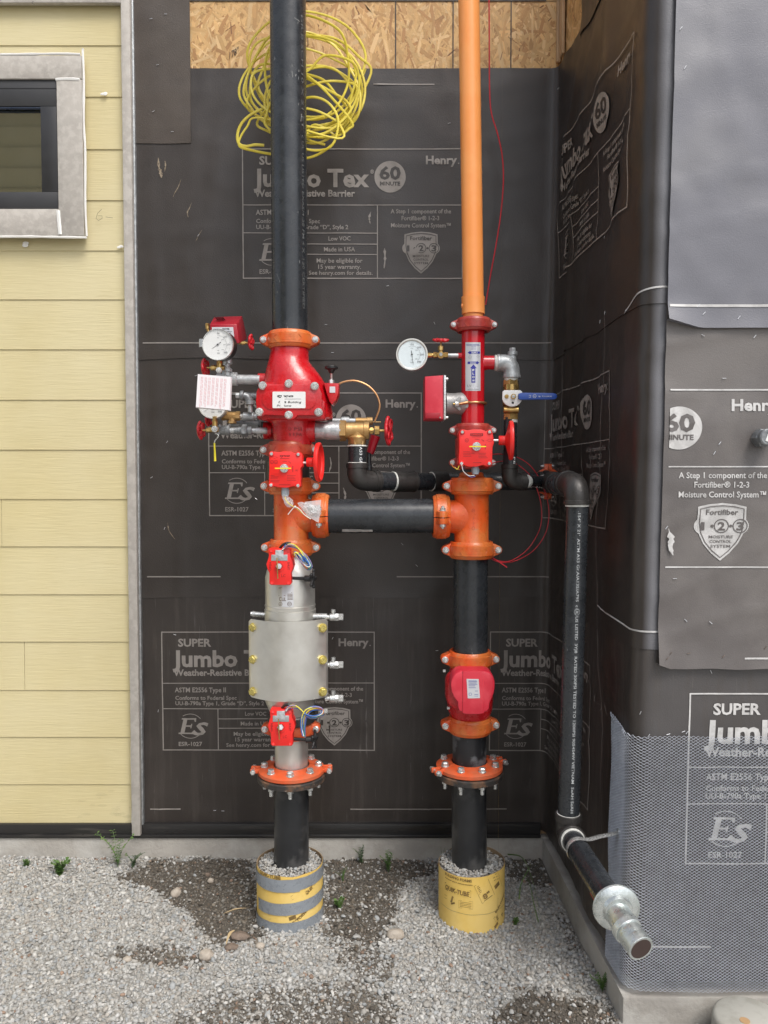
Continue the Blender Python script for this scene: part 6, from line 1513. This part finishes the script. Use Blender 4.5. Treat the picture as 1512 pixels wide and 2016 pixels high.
b = B(); b.lathe(W(1004, 919), (0, 0, 1), [(-.001, 12.8 * k0), (0, 14 * k0), (.004, 13.6 * k0), (.005, 12.8 * k0)], 28); b.cyl(W(1033, 948, 2.47), W(1037, 948, 2.48), 13.6 * k0); b.cyl(W(1069, 948, 2.585), W(1076, 948, 2.605), 14 * k0); b.done('thread_tape', 'thread_tape', t8)
b = B(); elbow(b, W(1003.5, 917), W(1003.5, 949), W(1034, 949, 2.465), 16 * k0, 8); b.pc(1003.5, 914, 1003.5, 923, 17, ch=.8); b.cyl(W(1022, 949, 2.46), W(1034, 949, 2.465), 17 * k0, ch=.001); b.done('elbow', 'black_iron', t8)
decal([fit('FE', 900, 914, 0, 5.5, .01)], lambda x, y: (lambda c, th: V((c.x + (13 * k0 + .0007) * math.sin(th), YP - (13 * k0 + .0007) * math.cos(th), c.z)))(W(1004, x), rx(20 - y * 3.5)), 'stencil', 'mark_white', t8)
decal([fit('LZ  61', 1038, 1062, 958, -3.5, .0)], lambda x, y: cylmap(948.5, 2.50, 12.4 * k0, 'x', .012)(x, y), 'stencil', 'mark_white', t8)
t9 = TH('pipe_tee', 'black iron tee turning the drain line towards the viewer', 'pipe tee', 1082, 965, 2.60)
b = B(); b.cyl(W(1060, 948, 2.62), W(1100, 949, 2.62), 20 * K(2.62), ch=.001); b.cyl(W(1071, 948, 2.60), W(1080, 948, 2.60), 22 * K(2.6), ch=.001); b.cyl(W(1084, 949, 2.62), W(1096, 952, 2.42), 21 * K(2.6)); b.done('body', 'black_iron', t9)
# long drain down the corner
dl = TH('drain_pipe', 'long black drain pipe with white stencilled lettering down the inner corner', 'pipe', 1119, 1640, 2.12)
Yd = 2.12; kd = K(Yd)
b = B(); b.cyl(W(1092, 951, 2.46), W(1108, 954, 2.24), .0305); a, c = W(1137, 985, Yd), W(1119, 1618, Yd); b.lathe(a, c - a, [((c - a).length * i / 30, .0302) for i in range(31)], 44)
h0 = W(1119, 1640, Yd); h0.y = Yd - .02; h1 = W(1212, 1790, 1.665)
b.cyl(h0, h1, .0302); b.done('pipe_wall', 'black_pipe', dl)
b = B(); e0, e1, e2 = W(1112, 957, 2.21), W(1133, 960, 2.12), W(1136.5, 992, 2.12)
e0 = V((W(1133, 960, 2.12).x + .002, 2.215, W(1133, 955, 2.12).z + .004)); e1 = W(1134, 956, 2.12); 
b.tube([e0, e0.lerp(e1, .6), e1.lerp((e0 + e2) / 2, .25), e1.lerp(e2, .5), e2], .0345, 26, 10); b.cyl(W(1136.5, 984, Yd), W(1136.2, 993, Yd), .0375, ch=.001); b.cyl(e0 + V((0, .012, 0)), e0 - V((0, .008, 0)), .0375, ch=.001)
b.done('elbow', 'black_iron', dl)
b = B(); b.cyl(W(1136.5, 991, Yd), W(1136.2, 997.5, Yd), .0325, ch=.001); b.cyl(W(1119, 1600, Yd), W(1119, 1606, Yd), .033, ch=.001); b.cyl(e0 + V((0, .010, 0)), e0 + V((0, .020, 0)), .0335, ch=.001)
dh = (h1 - h0).normalized(); q0 = h0 + dh * .03; b.cyl(q0, q0 + dh * .010, .0335, ch=.001); b.done('thread_tape', 'thread_tape', dl)
b = B(); a4 = W(1119, 1603, Yd); c4 = W(1119, 1640, Yd); g4 = q0
b.tube([a4, a4.lerp(c4, .55), c4.lerp((a4 + g4) / 2, .22), c4.lerp(g4, .5), g4], .0350, 26, 10); b.cyl(a4 + V((0, 0, .004)), a4 - V((0, 0, .016)), .0375, ch=.001); b.cyl(g4 - dh * .012, g4 + dh * .002, .0385, ch=.001); b.done('elbow', 'black_iron', dl)
def sten(x, y):                      # x runs down the long drain
    t = (x - 985) / (1618 - 985); cx = 1137 - 18 * t; c = W(cx, x, Yd); th = rx(-10 - y * 2.2 + 6 * t); r = .0302 + .0007
    return V((c.x + r * math.sin(th), Yd - r * math.cos(th), c.z))
decal([fit('.154" X 21\'  ASTM A53 Gr.A/A135/A795  c', 1006, 1192, 0, 6.2, .01), fit('UL', 1196, 1206, 0, 6.2, .01), fit('US LISTED  3YJ8  RATED 300PSI TESTED TO 1200PSI 905454W VIETNAM  SeAH SeAH', 1210, 1592, 0, 6.2, .01), stroke(circ(1201, -3, 6.5, 16, ry=6), .6, True)], sten, 'stencil', 'mark_stencil', dl)
bs = TH('pipe_strap', 'bent zinc strap holding the drain outlet to the papered wall', 'strap', 1165, 1680, 1.99)
b = B(); cq = h0 + dh * ((2.0 - h0.y) / dh.y); u_ = V((1, 0, 0)); 
rg = [cq + V((math.cos(a), 0, math.sin(a))) * .0325 for a in [math.radians(d) for d in range(75, 300, 15)]]
for off in (0,): b.tube(rg, .010, 8, 2, flat=.12, up=(1, 0, 0))
b.tube([cq + V((math.cos(1.3), 0, math.sin(1.3))) * .0325, cq + V((.028, .0, .030)), cq + V((.055, .006, .034)), V((XR(2.02, .45) - .004, 2.02, cq.z + .040))], .0095, 8, 5, flat=.15, up=(0, 0, 1))
b.cyl((XR(2.02, .45) - .012, 2.02, cq.z + .044), (XR(2.02, .45) - .004, 2.02, cq.z + .044), .006, seg=8); b.done('strap_band', 'zinc', bs)
b = B(); b.tube([q0 + dh * s_ + V((-.018, 0, -.0265)) for s_ in (.10, .16, .2)], .0016, 6, 3); b.done('rust_streak', 'orange_bright', bs); 
b = B(); b.tube([q0 + dh * s_ + V((-.020, 0, -.0255)) for s_ in (.27, .33, .36)], .0018, 6, 3); b.done('rust_streak', 'orange_bright', bs)
no = TH('hose_outlet', 'pale galvanised hose outlet with a round flange at the end of the drain', 'hose outlet', 1230, 1880, 1.6)
ah = V((.05, -1, .0)).normalized()
b = B(); b.lathe(h1 + V((.001, 0, .004)), ah, [(-.004, .038), (-.003, .0500), (.001, .0525), (.005, .0510), (.009, .044), (.012, .034), (.020, .030), (.022, .020)], 56); b.done('flange', 'galv_bright', no)
n0 = h1 + ah * .012 + V((.001, 0, -.002)); n1 = W(1236, 1832, 1.60); n2 = W(1262, 1868, 1.555)
b = B(); ax = (n2 - n1).normalized(); b.tube([n0, n0.lerp(n1, .6), n1.lerp(n2, .2), n1.lerp(n2, .6), n2], lambda t: .0285 - .001 * t, 30, 8); b.cyl(n2 - ax * .020, n2 + ax * .0004, .0288, ch=.0008); b.cyl(n1 - ax * .012, n1 + ax * .004, .0315, ch=.0012); b.done('nozzle', 'galv_bright', no)
b = B(); b.cyl(n2, n2 + ax * .0008, .0235); b.done('bore', 'bore_dark', no)

# --- right butterfly valve
o2 = [(903.5, 852), (907, 846), (914, 845.5), (920, 847.5), (932, 845), (948, 845.5), (958, 849), (963, 845.5), (969, 849), (971, 858), (973, 872), (970, 880), (969, 908), (967, 916), (960, 919), (952, 915.5), (938, 919), (922, 919), (913, 915.5), (905, 918), (902.5, 911), (904, 880)]
bv2 = gearbox(937, 'red gear-operated butterfly valve on the right riser under the red spool', o2, ((910.5, 850.5), (964, 850.5), (909, 912.5), (963.5, 912.5)), Yg, '', None)
decal([rect(926, 853, 951, 858)], fm2, 'nameplate', 'mark_red_dark', bv2)
decal([fit('LANSDALE', 928, 949, 857, 3, .03)], flatmap(Yg, .0012), 'nameplate_print', 'red_bright', bv2)
decal([ul(919, 867), fit('UL', 917, 921, 868.5, 2.6, 0), stroke([(958, 867), (964.5, 864), (971, 867), (964.5, 869.5)], .5, True), fit('OPEN', 935, 944, 866, 2, 0), stroke([(948, 865), (951, 867), (953, 869)], .8), rect(929, 859.7, 948, 860.3), rect(955, 874, 956, 884), rect(931, 910.5, 948, 911.2)] +
      [rect(912, y, 912 + w_, y + .55) for y, w_ in ((889, 14), (892, 22), (895, 15), (898, 16))] + [rect(942, y, 942 + w_, y + .6) for y, w_ in ((892, 15), (895, 14), (898, 16), (901, 18))], fm2, 'plate_print', 'mark_red_dark', bv2)
b = B(); b.cyl(W(938.5, 879, Yg), W(938.5, 879, Yg - .006), 8.2 * k0, ch=.001); b.cyl(W(938.5, 879, Yg - .006), W(938.5, 879, Yg - .012), 4.6 * k0, ch=.001); b.done('indicator_nut', 'zinc', bv2)
b = B(); b.pb(924, 878, 957, 880.2, Yg - .0135, Yg - .0125); b.done('pointer', 'yellow_vinyl', bv2)
b = B(); b.cyl(W(930, 862, YP), W(930, 900, YP), 34 * k0, ch=.004); b.done('disc_body', 'maroon_red', bv2)
b = B(); b.pc(972, 867, 985, 867, 2.6, Yg + .03); b.done('shaft', 'zinc', bv2)
big_wheel(1001, 867, 38.5, Yg + .03, bv2, 985)
cg = TH('cable_gland', 'pale grey cable gland under the right red valve box', 'cable gland', 936, 936, Yg + .02)
b = B(); b.pc(936, 916, 936, 934, 6.5, Yg + .02, ch=.8); b.ph(936, 922, 936, 931, 7.6, Yg + .02, rot=.2); b.done('gland', 'grey_plastic', cg)
wb = TH('wire_bundle', 'thin loose wires curling under the right red valve box', 'wires', 920, 935, 2.34)
for i, (c_, P) in enumerate((('wire_white', ((909, 915), (912, 927), (922, 936), (934, 936))), ('wire_yellow', ((904, 917), (900, 924), (896, 920))), ('mark_black', ((914, 916), (917, 928), (926, 937), (937, 935))), ('wire_orange', ((888, 912), (893, 920), (905, 925))), ('wire_blue', ((911, 919), (914, 930), (926, 939), (936, 938))))):
    b = B(); b.tube([W(x, y, 2.33 + .003 * i) for x, y in P], .0011, 6, 6); b.done('wire', c_, wb)
rw = TH('alarm_wire', 'two thin red wires looping from the right valve round to the lower coupling', 'wires', 1010, 1110, 2.5)
b = B(); b.tube([W(x, y, Y) for x, y, Y in ((968, 895, 2.38), (985, 894, 2.45), (1015, 899, 2.5), (1042, 915, 2.52), (1064, 945, 2.54), (1075, 975, 2.54), (1081, 1010, 2.54), (1074, 1050, 2.53), (1050, 1084, 2.51), (1015, 1104, 2.47), (985, 1107, 2.45), (962, 1098, 2.45))], .0016, 7, 8); b.done('wire', 'wire_red', rw)
b = B(); b.tube([W(x, y, Y) for x, y, Y in ((968, 912, 2.38), (990, 908, 2.45), (1012, 911, 2.5), (1040, 932, 2.52), (1057, 962, 2.54), (1066, 1000, 2.54), (1063, 1040, 2.53), (1040, 1080, 2.50), (1008, 1103, 2.46), (985, 1105, 2.44), (970, 1098, 2.44), (985, 1108, 2.42), (998, 1117, 2.40))], .0016, 7, 8); b.done('wire', 'wire_red', rw)
b = B(); b.tube([W(x, y, 2.74) for x, y in ((962, -120), (963, 40), (964, 180), (968, 225), (980, 265), (989, 310), (991, 360), (986, 420), (977, 480), (966, 540), (956, 600))], .0024, 8, 8)
tag(b.done('hanging_string', 'wire_red'), 'thin red cord hanging down beside the orange plastic riser', 'cord')

# --- check valve
cv = TH('check_valve', 'squat pinkish red check valve with white sticker between two orange couplings', 'check valve', 925, 1415)
b = B(); b.lathe(W(925, 1415), (0, 0, 1), [(-.012, 33 * k0), (0, 36 * k0), (.010, 38 * k0), (.03, 44 * k0), (.07, 46 * k0), (.115, 45 * k0), (.145, 42 * k0), (.165, 40 * k0), (.185, 35 * k0)], 52)
b.pp(rrect(879, 1326, 962, 1400, 24, 8), YP - .072, YP - .01, .016); b.done('body', 'red_enamel', cv)
z4 = lambda x, y: (x / 3.733 + 780, y / 3.733 + 1060)
b = B(); o = [z4(*q) for q in ((398, 1080), (404, 1045), (420, 1010), (445, 985), (475, 973), (560, 970), (650, 973), (690, 985), (715, 1015), (728, 1055), (728, 1095), (722, 1140), (705, 1180), (690, 1215), (688, 1250), (672, 1275), (640, 1288), (565, 1294), (492, 1288), (462, 1272), (452, 1240), (450, 1205), (425, 1175), (405, 1130))]
b.pp(o, 2.325, 2.39, .009); b.done('cover', 'red_pink', cv)
b = B(); b.pp([z4(*q) for q in ((490, 974), (632, 974), (645, 1285), (610, 1293), (520, 1293), (488, 1285))], 2.3215, 2.33, .002); b.done('cover_rib', 'red_pink', cv)
b = B(); b.prism([W(*z4(*q), 2.3205) for q in ((517, 1033), (606, 1034), (616, 1174), (526, 1176))], (0, .001, 0)); b.done('sticker', 'silver_label', cv)
it = [rect(z4(532, y)[0], z4(0, y)[1], z4(532 + w_, y)[0], z4(0, y)[1] + .7) for y, w_ in ((1045, 60), (1052, 64), (1062, 58), (1072, 64), (1082, 50), (1096, 55))] + [stroke(circ(*z4(545, 1145), 2.8, 14), .5, True), rect(*z4(580, 1120), *z4(600, 1123)), rect(*z4(575, 1145), *z4(602, 1148)), rect(*z4(575, 1158), *z4(602, 1160))]
decal(it, flatmap(2.3205, .0007), 'sticker_print', 'mark_blue', cv)
b = B(); b.ph(877, 1321, 872, 1321, 3, 2.40); b.ph(885, 1394, 880, 1394, 3.2, 2.39); b.done('plug', 'zinc', cv)

# --- small capped pipe on the projecting wall
cpd = thing('wall_spigot', 'small grey capped pipe with a white tag jutting from the papered wall', 'pipe stub', W(1502, 862, YF_))
b = B(); p = W(1502, 862, YF_ - .03); b.cyl((p.x, YF_, p.z), (p.x, YF_ - .060, p.z), .021, ch=.003); b.hexa((p.x, YF_ - .02, p.z), (p.x, YF_ - .045, p.z), .0245); b.done('cap', 'galv_dark', cpd)
b = B(); b.box((p.x + .008, YF_ - .0615, p.z + .001), (.026, .002, .030), 0, Matrix.Rotation(.35, 3, 'Y')); b.done('tag', 'white_plate', cpd)
b = B(); b.box((p.x + .006, YF_ - .0628, p.z), (.010, .0006, .002), 0, Matrix.Rotation(-.6, 3, 'Y')); b.done('tag_mark', 'mark_black', cpd)

# --- coil of yellow cable behind the riser
cc = TH('cable_coil', 'loose coil of flat yellow cable hanging behind the black riser', 'cable coil', 600, 310, 2.62)
r = random.Random(12); b = B(); P = []
A = [(598, 128, 122, 108, .05), (612, 122, 112, 104, .5), (604, 172, 128, 84, -.2), (590, 178, 120, 74, .25), (622, 150, 104, 118, .9), (596, 205, 112, 62, .15), (618, 200, 92, 78, -.5), (574, 190, 98, 58, .45), (606, 232, 98, 50, -.1), (590, 150, 114, 92, -.4), (620, 220, 74, 56, .5), (600, 118, 88, 98, .1), (588, 226, 108, 54, .3), (632, 186, 90, 60, -.9), (606, 255, 62, 38, .1)]
for i, (x, y, a, c, t) in enumerate(A):
    for j in range(12):
        q = 2 * PI * j / 12 + i * .5; f = j / 12; nx_ = A[min(i + 1, len(A) - 1)]; xx, yy, aa, ccx, tt = [u + (v - u) * f for u, v in zip((x, y, a, c, t), nx_)]
        X_, Y_ = aa * math.cos(q), ccx * math.sin(q); X2_, Y2_ = X_ * math.cos(tt) - Y_ * math.sin(tt), X_ * math.sin(tt) + Y_ * math.cos(tt)
        P.append(W(xx + X2_ + r.uniform(-5, 5), yy + Y2_ + r.uniform(-5, 5), 2.66 - .006 * i + r.uniform(-.008, .008)))
for x, y in ((515, 232), (486, 250), (470, 285), (500, 297), (545, 305), (600, 312), (640, 296), (660, 270), (620, 245), (604, 272), (640, 285)): P.append(W(x, y, 2.60))
b.tube(P, 2.35 * K(2.62), 8, 6, flat=.5, up=(0, 1, 0)); b.done('cable', 'yellow_cable', cc)
b = B(); b.tube([W(x, y, 2.60) for x, y in ((520, 286), (502, 285), (484, 288), (470, 282), (468, 262), (478, 240), (500, 222), (540, 205))], 2.8 * K(2.6), 8, 6, flat=.5, up=(0, 1, 0)); b.done('cable_end', 'yellow_cable', cc)
b = B(); p = W(600, 48, 2.7); b.cyl((p.x, YB, p.z), (p.x, 2.60, p.z + .01), .003, seg=8); b.done('nail', 'zinc', cc)
